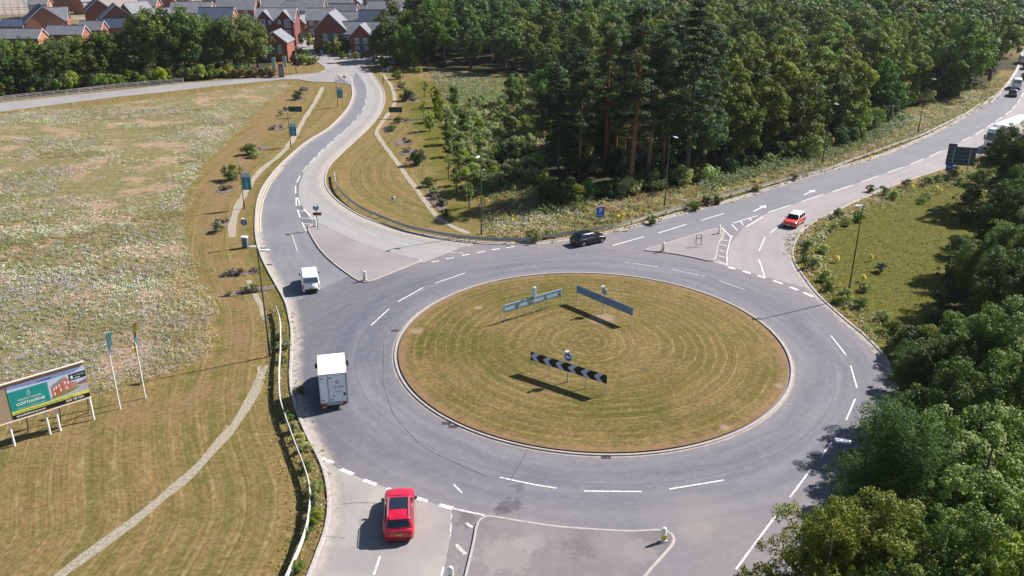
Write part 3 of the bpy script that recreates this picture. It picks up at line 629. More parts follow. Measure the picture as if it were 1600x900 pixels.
def house(name, label, px, py, zr, Lx, Dy, eave, yaw, wall, roof, gables=(), wins=(), cat='house', group=None, at=None, doors=(), floors=2):
    loc = G(px, py, zr) if at is None else np.array(at)
    h = thing(name, label, cat, (loc[0], loc[1], 0), R(yaw), group); a, b = Lx/2, Dy/2; m = MB()
    m.add([(-a, -b, -.2), (a, -b, -.2), (a, b, -.2), (-a, b, -.2), (-a, -b, eave), (a, -b, eave), (a, b, eave), (-a, b, eave), (-a, 0, zr-.12), (a, 0, zr-.12)],
          [(0, 1, 5, 4), (2, 3, 7, 6), (1, 2, 6, 9, 5), (3, 0, 4, 8, 7), (4, 5, 9, 8), (6, 7, 8, 9)])
    r = MB(); ov = .3; sl = (zr-eave)/b; t = .16
    for s_ in (-1, 1):
        e = s_*(b+ov); ze = eave-sl*ov
        r.add([(-a-ov, e, ze), (a+ov, e, ze), (a+ov, 0, zr), (-a-ov, 0, zr), (-a-ov, e, ze+t), (a+ov, e, ze+t), (a+ov, s_*.002, zr+t), (-a-ov, s_*.002, zr+t)],
              [(0, 1, 2, 3), (7, 6, 5, 4), (0, 4, 5, 1), (1, 5, 6, 2), (0, 3, 7, 4)])
    r.tube([(-a-ov, 0, zr+t), (a+ov, 0, zr+t)], .12, 6)
    VB = []
    for sx in (-1, 1):
        for s_ in (-1, 1):
            x0 = sx*(a+ov+.003); x1 = x0+sx*.06; e = s_*(b+ov)
            vb = MB(); VB.append(vb); vb.add([(x, yy, zz) for x in (x0, x1) for yy, zz in ((e, eave-sl*ov-.08), (0, zr-.08), (0, zr+t+.02), (e, eave-sl*ov+t+.02))],
                   [(0, 1, 2, 3), (7, 6, 5, 4), (3, 2, 6, 7), (0, 4, 5, 1), (0, 3, 7, 4)])
    for (gx, gw, gd, gz, ge) in gables:          # projecting wing with its own gable: x, width, how far it stands out, ridge, eave
        y0 = -b-gd; hw = gw/2
        m.add([(gx-hw, y0, -.2), (gx+hw, y0, -.2), (gx+hw, -b+.5, -.2), (gx-hw, -b+.5, -.2), (gx-hw, y0, ge), (gx+hw, y0, ge), (gx+hw, -b+.5, ge), (gx-hw, -b+.5, ge), (gx, y0, gz-.1), (gx, 0, gz-.1)],
              [(0, 1, 5, 8, 4), (1, 2, 6, 5), (3, 0, 4, 7), (5, 6, 9, 8), (7, 4, 8, 9)])
        gs = (gz-ge)/hw
        for s_ in (-1, 1):
            e = gx+s_*(hw+.25); ze = ge-gs*.25
            r.add([(e, y0-.3, ze), (gx, y0-.3, gz), (gx, -.3, gz), (e, -b+.8, ze), (e, y0-.3, ze+t), (gx+s_*.002, y0-.3, gz+t), (gx+s_*.002, -.3, gz+t), (e, -b+.8, ze+t)],
                  [(0, 1, 2, 3), (4, 5, 6, 7), (0, 4, 7, 3), (0, 1, 5, 4)])
            vb = MB(); VB.append(vb); vb.add([(xx, yy, zz) for yy in (y0-.303, y0-.37) for xx, zz in ((e, ze-.06), (gx, gz-.06), (gx, gz+t+.02), (e, ze+t+.02))], [(0, 1, 2, 3), (7, 6, 5, 4), (3, 2, 6, 7), (0, 4, 5, 1)])
    m.build('wall', wall, h, fix=True); r.build('roof', roof, h, fix=True); [v_.build('verge_board', render_white, h) for v_ in VB]
    for (f_, u, z, w_, h_) in wins:
        pos = {'F': (u, -b, z), 'B': (u, b, z), 'L': (-a, u, z), 'R': (a, u, z)}.get(f_[0])
        if f_[0] == 'G': g_ = gables[int(f_[1])]; pos = (g_[0]+u, -b-g_[2], z); window(None, h, w_, h_, pos, 'F')
        else: window(None, h, w_, h_, pos, f_[0])
    for (f_, u) in doors:
        d = MB(); y = -b if f_ == 'F' else 0
        if f_ == 'F': d.box(u-.5, u+.5, -b-.06, -b+.02, 0, 2.1)
        else: d.box(a-.02, a+.06, u-.5, u+.5, 0, 2.1)
        d.build('door', trim_black, h)
    return h
def clad_panel(h, x0, x1, y, z0, z1):
    m = MB(); m.box(x0, x1, y-.03, y+.02, z0, z1); m.build('cladding', clad, h)
std = [('F', -2.6, 1.0, 1.3, 1.3), ('F', 1.0, 1.0, 1.3, 1.3), ('F', -2.6, 3.7, 1.2, 1.2), ('F', .4, 3.7, 1.2, 1.2), ('F', 2.8, 3.7, 1.0, 1.2), ('R', 1.0, 3.7, .8, 1.2)]
h = house('town_house', 'three storey red brick house with twin front gables and white windows', 432, 13, 10.6, 11.6, 9, 7.8, 3, br_dark, slate,
      gables=[(-2.9, 5.6, .8, 10.3, 7.2), (2.9, 5.6, .8, 10.3, 7.2)],
      wins=[('G0', -.6, 5.6, 1.5, 2.2), ('G0', 1.6, 6.6, .6, 1.0), ('G1', .9, 5.6, 1.5, 2.2), ('G1', -1.4, 6.6, .6, 1.0), ('G0', -.6, 2.6, 1.3, 1.7), ('G1', .9, 2.4, 1.5, 2.2), ('G0', 1.6, 3.2, .6, 1.0), ('G1', -1.4, 3.2, .6, 1.0), ('G1', .9, .1, 2.0, 1.6)])
h = house('small_house', 'small gabled brick house above the show home awning, grey cladding between two windows', 433, 48, 7.6, 8, 6.6, 5.0, 90, br_red, slate, wins=[('L', -1.3, 2.2, .7, 2.0), ('L', 1.3, 2.2, .7, 2.0)])
m = MB(); m.box(-4.04, -3.98, -.8, .8, 1.8, 4.3); m.build('cladding', clad, h)
h = house('gable_house', 'tall dark brick house with a broad plain gable and two narrow windows', 519, 18, 11.0, 10.5, 9.0, 6.6, 90, br_dark, slate, wins=[('L', -1.6, 3.0, .8, 2.3), ('L', 1.5, 3.0, .8, 2.3)])
m = MB(); m.box(-5.29, -5.23, -.9, .9, 2.9, 5.4); m.build('cladding', clad, h)
h = house('corner_house', 'corner house with lit orange gable wing and grey cladding by the junction', 566, 34, 8.4, 11, 7.5, 5.4, -4, br_red, slate, gables=[(1.0, 6.6, 3.2, 8.2, 5.0)],
      wins=[('G0', -1.2, 3.3, .9, 1.3), ('G0', 1.2, 3.3, .9, 1.3), ('G0', -1.2, .9, .9, 1.5), ('G0', 1.4, .9, .9, 1.5), ('F', -4.2, 3.4, .8, 1.3), ('F', -3.0, 3.4, .7, 1.3), ('F', -4.2, .9, .8, 1.3), ('L', 0, 3.4, .8, 1.2), ('L', 0, 1.0, .8, 1.2)])
clad_panel(h, -.6, 3.2, -3.75-3.2, .3, 4.9)
def hh(px, py, label, L_=9, D=8, zr=8.6, ev=5.3, yaw=0, w=None, r=None, wins=std, nm='brick_house'):
    return house(nm, label, px, py, zr, L_, D, ev, yaw, w or br_red, r or slate, wins=wins)
hh(500, 13, 'house with pale roof and dark left gable behind the broad gabled house', 8.5, 8, yaw=4)
hh(536, 6, 'orange front house with wide pale roof above the broad gable', 9.5, 9, zr=9.4, w=br_orange, yaw=-6)
hh(582, 16, 'house with dark slate roof behind the corner house', 8.5, 7, r=slate_d)
hh(594, 2, 'pale roofed house above the dark slate roof', 8, 8)
hh(565, 8, 'little pale roofed garage between two houses', 3.6, 5, zr=5.0, ev=2.6, wins=(), nm='garage')
hh(640, -4, 'wide pale roofed house half behind the junction trees', 12, 10, zr=9)
hh(438, -4, 'broad pale roofed house behind the twin gabled house', 13, 10, zr=9, wins=std)
hh(487, -2, 'pale roofed house at the top edge with a dark gable', 9, 9, zr=9)
hh(531, -5, 'pale roofed house at the top edge above the orange front', 9, 9, zr=9)
hh(370, -3, 'long house with a pale roof and windows under the eaves at the top edge', 14, 9, zr=9, w=br_dark, wins=[('F', -4, 3.6, 1.2, 1.2), ('F', 0, 3.6, 1.2, 1.2), ('F', 4, 3.6, 1.2, 1.2)])
hh(338, 12, 'house with dark roof and small orange gable behind the tall green trees', 11.5, 8, zr=8.4, w=br_orange, r=slate_d)
hh(300, 3, 'pale roofed terrace above the row of trees', 14, 9, zr=8.6, w=br_orange)
hh(211, 4, 'gabled brick house with white verge boards beside the building site', 9, 9, zr=9.4, yaw=62, w=br_red, wins=())
hh(178, 6, 'grey roofed terrace house beside the site road', 8, 10, zr=9.4, yaw=118, w=br_dark, wins=())
hh(150, -2, 'dark terrace house at the end of the site road', 9, 9, zr=9, yaw=118, w=br_dark, r=slate_d, wins=())
hh(200, 29, 'long low garage with dark roof behind the trees', 20, 6, zr=5.2, ev=2.7, r=slate_d, wins=(), nm='garage')
hh(143, 33, 'pale roofed garage between two low garages', 7.5, 6, zr=5, ev=2.6, wins=(), nm='garage')
hh(104, 40, 'pale roofed garage with white window beside the big brick gables', 11, 6, zr=4.8, ev=2.5, wins=(), nm='garage')
hh(28, 45, 'pale roofed garage at the left edge above the trees', 14, 6.5, zr=5, ev=2.6, w=br_orange, wins=(), nm='garage')
h = house('brick_house', 'big brick house with stepped gables and blue black roof slopes', 63, 8, 10.4, 11, 11, 6.0, 122, br_orange, slate_d, wins=[('L', 2.8, .6, .8, 1.6)])
h = house('brick_house', 'grey roofed wing beside the stepped brick gables', 82, 12, 9.2, 8, 9, 5.6, 20, br_red, slate, wins=())
hh(22, 30, 'low dark roofed outbuilding left of the brick gables', 8, 6, zr=5, ev=3, r=slate_d, w=br_dark, wins=(), nm='outbuilding')
for i, (px, wl, lb) in enumerate([(100, br_orange, 'half built brick shell with bare openings at the top edge'), (255, br_red, 'distant pale roofed house left of the terrace'), (565, br_red, 'distant pale roofed house between two dark gables'), (610, br_orange, 'distant house behind the wide pale roof')]):
    hh(px, -16, lb, 11, 9, zr=8.5, w=wl, wins=())
hh(473, 24, 'red brick garage with pale roof beside the parked white car', 5, 6.5, zr=4.9, ev=2.6, yaw=60, wins=(), nm='garage')
for px, py, L_, D_, lb in [(400, 24, 8, 7, 'pale roofed brick house between the tall trees and the twin gables'), (610, 26, 9, 8, 'house behind the junction trees with orange end wall'), (655, 20, 9, 8, 'brick house half hidden by the dark trees at the wood')]:
    hh(px, py, lb, L_, D_, w=br_orange)
for i, (px, py, yw, wl, lb) in enumerate([(60,-6,10,br_red,'small red house at the top edge behind the stepped gables'),(130,-10,60,br_orange,'small orange gable behind the site road'),(232,-4,0,br_red,'small red house right of the white boarded gable'),(285,-14,5,br_dark,'small dark house above the terrace'),(330,-16,0,br_red,'small red house above the long pale roof'),(395,-12,90,br_red,'narrow gable at the top edge above the tall trees'),(462,-14,90,br_dark,'narrow dark gable at the top edge left of centre'),(510,-14,0,br_orange,'tiny orange fronted house at the top edge'),(550,-8,90,br_dark,'narrow dark gable behind the little garage'),(620,10,90,br_red,'narrow red gable behind the orange end wall'),(548,18,0,br_red,'small red house squeezed behind the broad gable'),(462,2,0,br_orange,'small orange house above the red garage'),(245,14,40,br_dark,'small dark house below the building site'),(585,-12,0,br_red,'tiny red house at the top edge over the dark slate roof'),(670,-10,0,br_red,'last little red house before the wood')]):
    hh(px, py, lb, 7, 7, zr=7.8, ev=5, yaw=yw, w=wl)
for i, (px, py, yw, lb) in enumerate([(478,52,0,'orange close boarded garden fence beside the brick garage'),(610,84,0,'orange panel fence behind the dark tree at the junction')]):
    c = G(px, py); t = thing('panel_fence', lb, 'fence', c, R(yw)); m = MB(); m.box(-4, 4, -.04, .04, .05, 1.9); m.build('panel', plain('orange_fence', (.45, .20, .09), .8), t)
    for k_ in range(5): m = MB(); m.box(-4.1+2*k_, -3.95+2*k_, -.09, .09, 0, 2.0); m.build('post', wood_post, t)
# scaffold at the building site
def scaffold(px, py, n, lb):
    c = G(px, py); t = thing('scaffold', lb, 'scaffold', c, R(20)); m = MB(); b = MB()
    for i in range(n):
        for j in (0, 1.2): m.cyl(i*2.4, j, 0, 7.5, .05, 6)
    for z in (2, 3, 4, 5, 6, 7): m.tube([(0, 0, z), ((n-1)*2.4, 0, z)], .045, 6)
    for z in (2, 4, 6): b.box(0, (n-1)*2.4, .05, 1.15, z-.05, z)
    m.build('pole_frame', galv, t); b.build('boards', wood_post, t)
scaffold(-12, 24, 8, 'scaffold at the left edge of the building site'); scaffold(0, 44, 6, 'scaffold close behind the left edge garage'); scaffold(30, 12, 6, 'scaffold among the site stores beyond the stepped gables'); scaffold(85, -2, 5, 'scaffold at the top edge above the stepped gables'); scaffold(118, 14, 5, 'scaffold against the half built brick shell')
# site huts, car and awning by the show home
awn = G(432, 88); t = thing('show_home_awning', 'grey lean-to awning roof in front of the small gabled house', 'awning', awn, R(0))
m = MB(); m.add([(-8, -3.5, 2.5), (6, -3.5, 2.5), (4, 3, 3.4), (-6, 3, 3.4), (-8, -3.5, 2.62), (6, -3.5, 2.62), (4, 3, 3.52), (-6, 3, 3.52)], [(0, 3, 2, 1), (4, 5, 6, 7), (0, 1, 5, 4), (1, 2, 6, 5), (2, 3, 7, 6), (3, 0, 4, 7)]); m.build('roof_sheet', slate, t)
m = MB(); [m.cyl(x, -3.2, 0, 2.5, .07, 6) for x in (-7.5, -3, 1, 5.5)]; m.box(-6, 4, 2.6, 2.9, 0, 3.35); m.build('frame', trim_black, t)

# ------------------------------------------------------------------ vehicles
def loft(mb, secs):
    n = len(secs[0])
    vs = [p for s_ in secs for p in s_]; fs = []
    for i in range(len(secs)-1):
        for j in range(n): fs.append((i*n+j, i*n+(j+1) % n, (i+1)*n+(j+1) % n, (i+1)*n+j))
    fs.append(tuple(range(n))); fs.append(tuple(range(len(secs)*n-1, (len(secs)-1)*n-1, -1)))
    return mb.add(vs, fs)
def wheel(parent, x, y, r, w=.21, steel=False):
    side = 1 if y > 0 else -1; m = MB()
    prof = [(r*.62, w/2-.01), (r*.9, w/2), (r, w/2-.03), (r, -w/2+.03), (r*.9, -w/2), (r*.62, -w/2+.01)]; n = 20; vs = []; fs = []
    for k in range(n):
        a = 2*math.pi*k/n
        for pr, py in prof: vs.append((pr*math.cos(a), py, pr*math.sin(a)))
    q = len(prof)
    for k in range(n):
        for j in range(q-1): fs.append((k*q+j, ((k+1) % n)*q+j, ((k+1) % n)*q+j+1, k*q+j+1))
    m.add(vs, fs); o = m.build('wheel', tyre, parent, True); o.location = (x, y, r)
    d = MB(); d.tube([(0, side*w*.18, 0), (0, side*w*.22, 0)], r*.63, 20)
    for k in range(5):
        a = 2*math.pi*k/5; c, s_ = math.cos(a), math.sin(a); t = .045
        d.add([(c*r*.1-s_*t, side*w*.46, s_*r*.1+c*t), (c*r*.1+s_*t, side*w*.46, s_*r*.1-c*t), (c*r*.6+s_*t*.8, side*w*.40, s_*r*.6-c*t*.8), (c*r*.6-s_*t*.8, side*w*.40, s_*r*.6+c*t*.8)], [(0, 1, 2, 3)])
    d.tube([(0, side*w*.2, 0), (0, side*w*.48, 0)], r*.14, 8)
    d.tube([(0, side*w*.30, 0), (0, side*w*.46, 0)], [r*.66, r*.62], 20, cap=False)
    d.build('rim', alloy, o)
def car(name, label, loc, head, paint, L=4.3, Wd=1.8, H=1.5, style='hatch', roof=None, cat='car', group=None, plate=None, pano=False, rails=False, wr=.33, bumper=None, wb=None):
    t = thing(name, label, cat, loc, R(head), group); hw = Wd/2
    if style == 'van': pr = dict(cowl=.30, rf=.19, rr=-.475, rw=-.492, belt=.56, hood=.50, rtop=.86)
    elif style == 'suv': pr = dict(cowl=.21, rf=.085, rr=-.405, rw=-.478, belt=.60, hood=.53, rtop=.74)
    else: pr = dict(cowl=.22, rf=.06, rr=-.31, rw=-.455, belt=.61, hood=.50, rtop=.68)
    xf, xr = (L*.31, -L*.30) if wb is None else (wb*.5+.03*L, -wb*.5+.03*L)
    R_ = wr*1.13; belt = pr['belt']*H; secs = []
    xsn = sorted(set(list(np.linspace(-L/2, L/2, 27))+[xf+R_*c for c in np.cos(np.linspace(0, math.pi, 9))]+[xr+R_*c for c in np.cos(np.linspace(0, math.pi, 9))]+[L/2-.06, L/2-.15, -L/2+.05, -L/2+.12]))
    for x in xsn:
        u = x/L; zb = .20+.06*max(0, (abs(u)-.42)/.08)
        for xw in (xf, xr):
            d = abs(x-xw)
            if d < R_: zb = max(zb, wr*.98+math.sqrt(max(0, R_*R_-d*d)))
        if u > pr['cowl']: s_ = (u-pr['cowl'])/(.5-pr['cowl']); zt = belt*1.02+(pr['hood']*H-belt*1.02)*s_**1.4-(.20*H*max(0, (s_-.86)/.14)**2)
        else: zt = belt*(1.02+.03*(pr['cowl']-u)); 
        if u < -.46: zt -= .05*H*((-.46-u)/.04)**2 if style != 'van' else 0
        e = max(0, (abs(u)-.40)/.10); ww = hw*(1-(.24 if u > 0 else .17)*e**2.2 if style != 'van' else 1-.07*e**3)
        if u > .3: ww *= 1-.03*(u-.3)/.2
        zb = min(zb, zt-.10); zm = zb+(zt-zb)*.55; top = zt
        secs.append([(x, -ww*.90, zb), (x, -ww*.985, zb+.06), (x, -ww, zm), (x, -ww*.965, top-.07), (x, -ww*.90, top-.012), (x, -ww*.5, top+.015), (x, 0, top+.022),
                     (x, ww*.5, top+.015), (x, ww*.90, top-.012), (x, ww*.965, top-.07), (x, ww, zm), (x, ww*.985, zb+.06), (x, ww*.90, zb)])
    m = MB(); loft(m, secs); body = m.build('body', paint, t, True, fix=True)
    # cabin
    c = MB(); b0, b1 = L*pr['rw'], L*pr['cowl']; r0, r1 = L*pr['rr'], L*pr['rf']; wb_, wt = hw*.93, hw*pr['rtop']; zr = H-.03; zb = belt-.03
    rows = [(0, zb), (.35, 0), (.7, 0), (.93, 0), (1, 0)]; secs = []
    for s_, _ in rows:
        z = zb+(zr-zb)*s_; k = s_**1.08; xa = b0+(r0-b0)*k; xb_ = b1+(r1-b1)*k; w_ = wb_+(wt-wb_)*k**1.2
        if s_ == 1: xa += .06; xb_ -= .07; w_ -= .05
        secs.append([(xa, -w_, z), (xa, w_, z), (xb_, w_, z), (xb_, -w_, z)])
    nn = 4
    xa, xb_, w_ = secs[-1][0][0], secs[-1][2][0], secs[-1][1][1]
    for s_ in range(len(secs)-1): pass
    vs = [p for q in secs for p in q]; fs = []
    for i in range(len(secs)-1):
        for j in range(4): fs.append((i*4+j, i*4+(j+1) % 4, (i+1)*4+(j+1) % 4, (i+1)*4+j))
    c.add(vs, fs)
    n_ = 7; vs = []
    for i in range(n_):
        for j in range(5):
            x = xa+(xb_-xa)*i/(n_-1); y = -w_+2*w_*j/4; vs.append((x, y, zr+.05*(1-(2*i/(n_-1)-1)**4)*(1-(j/2-1)**4)))
    c.add(vs, [(i*5+j, (i+1)*5+j, (i+1)*5+j+1, i*5+j+1) for i in range(n_-1) for j in range(4)])
    cab = c.build('roof', roof or paint, t, True, fix=True)
    bv = cab.modifiers.new('soft_edges', 'BEVEL'); bv.width = .09; bv.segments = 3; bv.limit_method = 'ANGLE'; bv.angle_limit = R(35)
    def pane(nm, pts, mat_, off):
        q = MB(); q.add([tuple(Vector(p)+Vector(off)) for p in pts], [tuple(range(len(pts)))]); return q.build(nm, mat_, t)
    def at_(s_, fx, sy):   # point on cabin side: s height 0-1, fx 0(rear)-1(front)
        k = s_**1.08; xa = b0+(r0-b0)*k; xb_ = b1+(r1-b1)*k; w_ = wb_+(wt-wb_)*k**1.2
        return (xa+(xb_-xa)*fx, sy*w_, zb+(zr-zb)*s_)
    for sy in (-1, 1):
        cuts = [(.05, .27), (.30, .60), (.63, .93)] if style != 'van' else [(.66, .90)]
        for a_, b_ in cuts:
            fb = .97 if b_ > .9 else b_
            pts = [at_(.16, a_, sy), at_(.16, fb if b_ > .9 else b_, sy), at_(.88, b_-(.03 if b_ > .9 else 0), sy), at_(.88, a_, sy)]
            pane('side_window', pts, glass_dark, (0, sy*.012, .004))
    def end(fx, s0, s1, ins, nm, off, mt):
        a = at_(s0, fx, -1); b = at_(s0, fx, 1); c_ = at_(s1, fx, 1); d = at_(s1, fx, -1)
        sh = lambda p: (p[0], p[1]*(1-ins), p[2]); n2 = MB()
        vs = []
        for i in range(7):
            f = i/6; bulge = .035*math.sin(math.pi*f)*(1 if fx == 1 else -1)
            vs.append((a[0]+bulge, a[1]*(1-ins)+(b[1]-a[1])*(1-ins)*f, a[2])); 
        for i in range(7):
            f = i/6; bulge = .02*math.sin(math.pi*f)*(1 if fx == 1 else -1)
            vs.append((d[0]+bulge, d[1]*(1-ins)+(c_[1]-d[1])*(1-ins)*f, d[2]))
        n2.add([tuple(Vector(v)+Vector(off)) for v in vs], [(i, i+1, i+8, i+7) for i in range(6)]); n2.build(nm, mt, t, True)
    end(1, .10, .93, .09, 'windscreen', (.012, 0, .008), glass_dark)
    if style == 'van': end(0, .22, .86, .12, 'rear_window', (-.012, 0, 0), glass_mid)
    else: end(0, .22, .84, .20, 'rear_window', (-.012, 0, .006), glass_dark)
    under = MB(); under.box(-L*.44, L*.44, -hw*.82, hw*.82, .18, min(belt-.15, .62)); under.build('underbody', trim_black, t)
    for x in (xf, xr):
        for sy in (-1, 1): wheel(t, x, sy*(hw-.12), wr)
    for sy in (-1, 1):
        m = MB(); m.box(L*.15, L*.185, sy*hw*.98 if sy > 0 else -hw-.16, hw+.16 if sy > 0 else -hw*.98, belt+.04, belt+.17); m.build('door_mirror', trim_black if style == 'van' or rails else paint, t)
        m = MB(); zl = pr['hood']*H-.10
        m.add([(L*.482, sy*hw*.55, zl-.10), (L*.45, sy*hw*.86, zl-.06), (L*.40, sy*hw*.93, zl+.06), (L*.462, sy*hw*.55, zl+.05)], [(0, 1, 2, 3)]); m.build('headlight', clear_lens, t)
        zt = belt-.12 if style != 'van' else belt-.1; m = MB()
        if style == 'van': m.box(-L/2-.012, -L/2+.05, sy*hw*.80 if sy > 0 else -hw*.93, hw*.93 if sy > 0 else -hw*.80, zt-.34, zt+.12)
        else: m.box(-L*.505, -L*.45, sy*hw*.52 if sy > 0 else -hw*.84, hw*.84 if sy > 0 else -hw*.52, zt-.16, zt)
        m.build('tail_light', red_lens, t)
    m = MB(); m.box(L*.47, L*.5+.015, -hw*.62, hw*.62, .26, .40); m.box(L*.47, L*.5+.005, -hw*.45, hw*.45, .47, .56); m.build('grille', trim_black, t)
    m = MB(); m.box(-L*.5-.02, -L*.47, -hw*.72, hw*.72, .24, .44 if style != 'van' else .50); m.build('rear_bumper', bumper or trim_black, t)
    m = MB(); m.box(-L*.5-.035, -L*.5-.01, -.22, .22, belt-.33 if style != 'van' else .55, belt-.22 if style != 'van' else .66); m.build('number_plate', amber, t)
    m = MB(); m.box(L*.5+.015, L*.5+.03, -.26, .26, .40, .51); m.build('number_plate', plate_white, t)
    if pano:
        m = MB(); x0, x1 = xa+(xb_-xa)*.34, xa+(xb_-xa)*.93; ww = w_*.80; k_ = 5; vs = []
        for i in range(k_):
            for j in range(3):
                x = x0+(x1-x0)*i/(k_-1); y = -ww+ww*j; uu = (x-xa)/(xb_-xa)
                vs.append((x, y, zr+.05*(1-(2*uu-1)**4)*(1-(abs(y)/w_)**4)+.012))
        m.add(vs, [(i*3+j, (i+1)*3+j, (i+1)*3+j+1, i*3+j+1) for i in range(k_-1) for j in range(2)]); m.build('sunroof', glass_dark, t)
    if rails:
        for sy in (-1, 1):
            m = MB(); m.tube([(xa+.1, sy*w_*.97, zr+.03), (xa+.2, sy*w_*.97, zr+.09), (xb_-.25, sy*w_*.97, zr+.09), (xb_-.1, sy*w_*.97, zr+.03)], .025, 6); m.build('roof_rail', alloy, t)
        m = MB(); m.tube([(xa+.22, 0, zr+.03), (xa+.08, 0, zr+.14)], [.03, .01], 6); m.build('aerial', trim_black, t)
        m = MB(); m.add([(xa-.14, -w_*.8, zr-.03), (xa-.14, w_*.8, zr-.03), (xa+.06, w_*.86, zr+.03), (xa+.06, -w_*.86, zr+.03), (xa-.14, -w_*.8, zr-.08), (xa-.14, w_*.8, zr-.08)], [(0, 1, 2, 3), (0, 4, 5, 1)]); m.build('spoiler', paint, t)
    return t
def gloss(name, c, metal=0.0): return plain(name, c, .28, .5, metal, var=.02, coat=.8)
p_red = gloss('crimson_car_paint', (.44, .003, .030)); p_red2 = gloss('scarlet_car_paint', (.60, .035, .02)); p_white = gloss('white_car_paint', (.80, .80, .80)); p_black = plain('black_car_paint', (.006, .006, .009), .3, .5, 0, var=.02, coat=.25); p_grey = gloss('grey_car_paint', (.10, .11, .13)); p_navy = gloss('navy_car_paint', (.02, .025, .05))
def mid(rear, hd, L): return (rear[0]+math.cos(R(hd))*L/2, rear[1]+math.sin(R(hd))*L/2, .045)
car('crossover_car', 'red crossover with black glass roof waiting at the dashed give way line', mid((-6.68, 41.1), 96, 4.45), 96, p_red, 4.45, 1.88, 1.62, 'suv', pano=True, rails=True, wr=.36, bumper=plain('dark_red_bumper', (.16, .005, .012), .4))
t = car('white_van', 'small white van with rear windows heading up the estate road', mid((-20.0, 78.7), 106, 4.1), 106, p_white, 4.1, 1.76, 1.82, 'van', cat='van', wr=.31, wb=2.6)
m = MB(); m.tube([(-2.085, 0, 1.02), (-2.095, 0, 1.02)], .075, 12); m.build('maker_badge', trim_black, t)
hb = 30.6; rw = np.array([8.1, 92.5]); fw_ = np.array([10.3, 93.8]); c_ = (rw+fw_)/2+np.array([-math.sin(R(hb)), math.cos(R(hb))])*.78
car('hatchback_car', 'glossy black hatchback leaving the roundabout beside the guardrail', (c_[0], c_[1], .045), hb, p_black, 4.2, 1.75, 1.45, 'hatch', wr=.32, wb=2.56)
hb = -126.4; c_ = (np.array([36.1, 101.1])+np.array([34.7, 99.2]))/2+np.array([math.sin(R(hb)), -math.cos(R(hb))])*.80
car('two_tone_car', 'small orange red crossover with white roof approaching past the painted arrows', (c_[0], c_[1], .045), hb, p_red2, 3.85, 1.70, 1.48, 'suv', roof=p_white, wr=.34, wb=2.5)
def far_car(px, py, hd, paint, lb, nm='distant_car', cat='car', **k):
    c = G(px, py); return car(nm, lb, (c[0], c[1], .045), hd, paint, cat=cat, **k)
far_car(1582, 150, 60, p_navy, 'dark car driving away just behind the grey backed van')
far_car(1587, 138, 62, p_white, 'white van with dark rear doors driving away beyond the lay-by', 'distant_van', 'van', L=5.2, Wd=2.0, H=2.3, style='van')
far_car(1601, 124, 63, p_navy, 'dark car ahead of the white van at the right edge')
far_car(1603, 108, 66, p_grey, 'farthest dark car on the main road under the trees')
far_car(500, 58, 170, p_white, 'white car parked on the drive below the pale roofed garage')
far_car(1597, 99, 66, p_white, 'white van farthest along the main road', 'distant_van', 'van', L=5, Wd=2, H=2.2, style='van')
far_car(580, 88, 0, p_navy, 'dark blue car parked by the trees at the estate junction')
far_car(566, 87, 10, p_grey, 'grey car parked beside the dark blue one')
far_car(463, 68, 100, p_white, 'white car standing in the estate road by the small gabled house')
# box truck
t = thing('box_truck', 'white box truck with rear doors and badge, dark shadow on the kerb side', 'truck', (-13.42, 56.5, .045), R(103)); c, s_ = math.cos(R(103)), math.sin(R(103)); BW, BH = 1.04, 3.05
m = MB(); m.box(0.02, 3.35, -BW, BW, .62, BH); m.build('cargo_box', p_white, t)
m = MB(); 
for y in (-BW-.004, BW-.036): m.box(-.01, .05, y, y+.04, .62, BH+.01)
m.box(-.01, .05, -BW, BW, BH-.04, BH+.012); m.box(-.01, .05, -BW, BW, .58, .66); m.build('box_edging', galv, t)
panel = plain('shaded_white_panel', (.76, .81, .88), .5)  # white rear doors tinted with the blue of their shade
for y0, y1 in ((-.98, .32), (.34, .98)):
    m = MB(); m.box(-.02, .02, y0, y1, .70, BH-.09); d = m.build('rear_door', panel, t)
    m = MB()
    for z in (.85, BH-.35): m.box(-.045, -.02, y1-.26, y1-.02, z, z+.05)
    m.cyl(-.035, y0+.05, .72, BH-.12, .014, 6); m.build('hinges', trim_black, d)
m = MB(); m.tube([(-.022, -.30, 2.32), (-.03, -.30, 2.32)], .13, 14); m.build('round_badge', trim_black, t); m = MB(); m.tube([(-.031, -.30, 2.32), (-.036, -.30, 2.32)], .075, 12); m.build('badge_centre', panel, t)
for y0, y1, z in ((-.86, .26, .0), ):
    m = MB()
    for zz, a_, b_, hh_ in ((1.92, -.80, .12, .075), (1.82, -.66, .0, .03), (1.50, -.64, .0, .05)):
        x = a_
        k_ = 0
        while x < b_: w_ = .035+.03*((k_*37) % 5)/5; m.box(-.026, -.021, x, min(x+w_, b_), zz, zz+hh_); x += w_+.022; k_ += 1
    m.build('door_lettering', plain('grey_letter', (.12, .14, .20), .5), t)
m = MB(); m.box(-.026, -.021, -.86, -.70, 1.15, 1.40); m.box(-.045, -.02, -.02, .03, 1.1, 1.28); m.build('door_lock', trim_black, t)
m = MB(); m.box(0.0, .10, -.95, .95, .40, .56); m.build('rear_bumper', galv, t)
for y in (-1, 1):
    m = MB(); m.box(-.03, .02, min(y*.60, y*.97), max(y*.60, y*.97), .42, .58); m.build('tail_light', red_lens, t)
m = MB(); m.box(-.035, .02, .62, .90, .22, .38); m.build('number_plate', amber, t)
m = MB(); m.box(.2, 4.6, -.42, .42, .42, .62); m.box(3.3, 5.2, -.85, .85, .3, .6); m.build('chassis', trim_black, t)
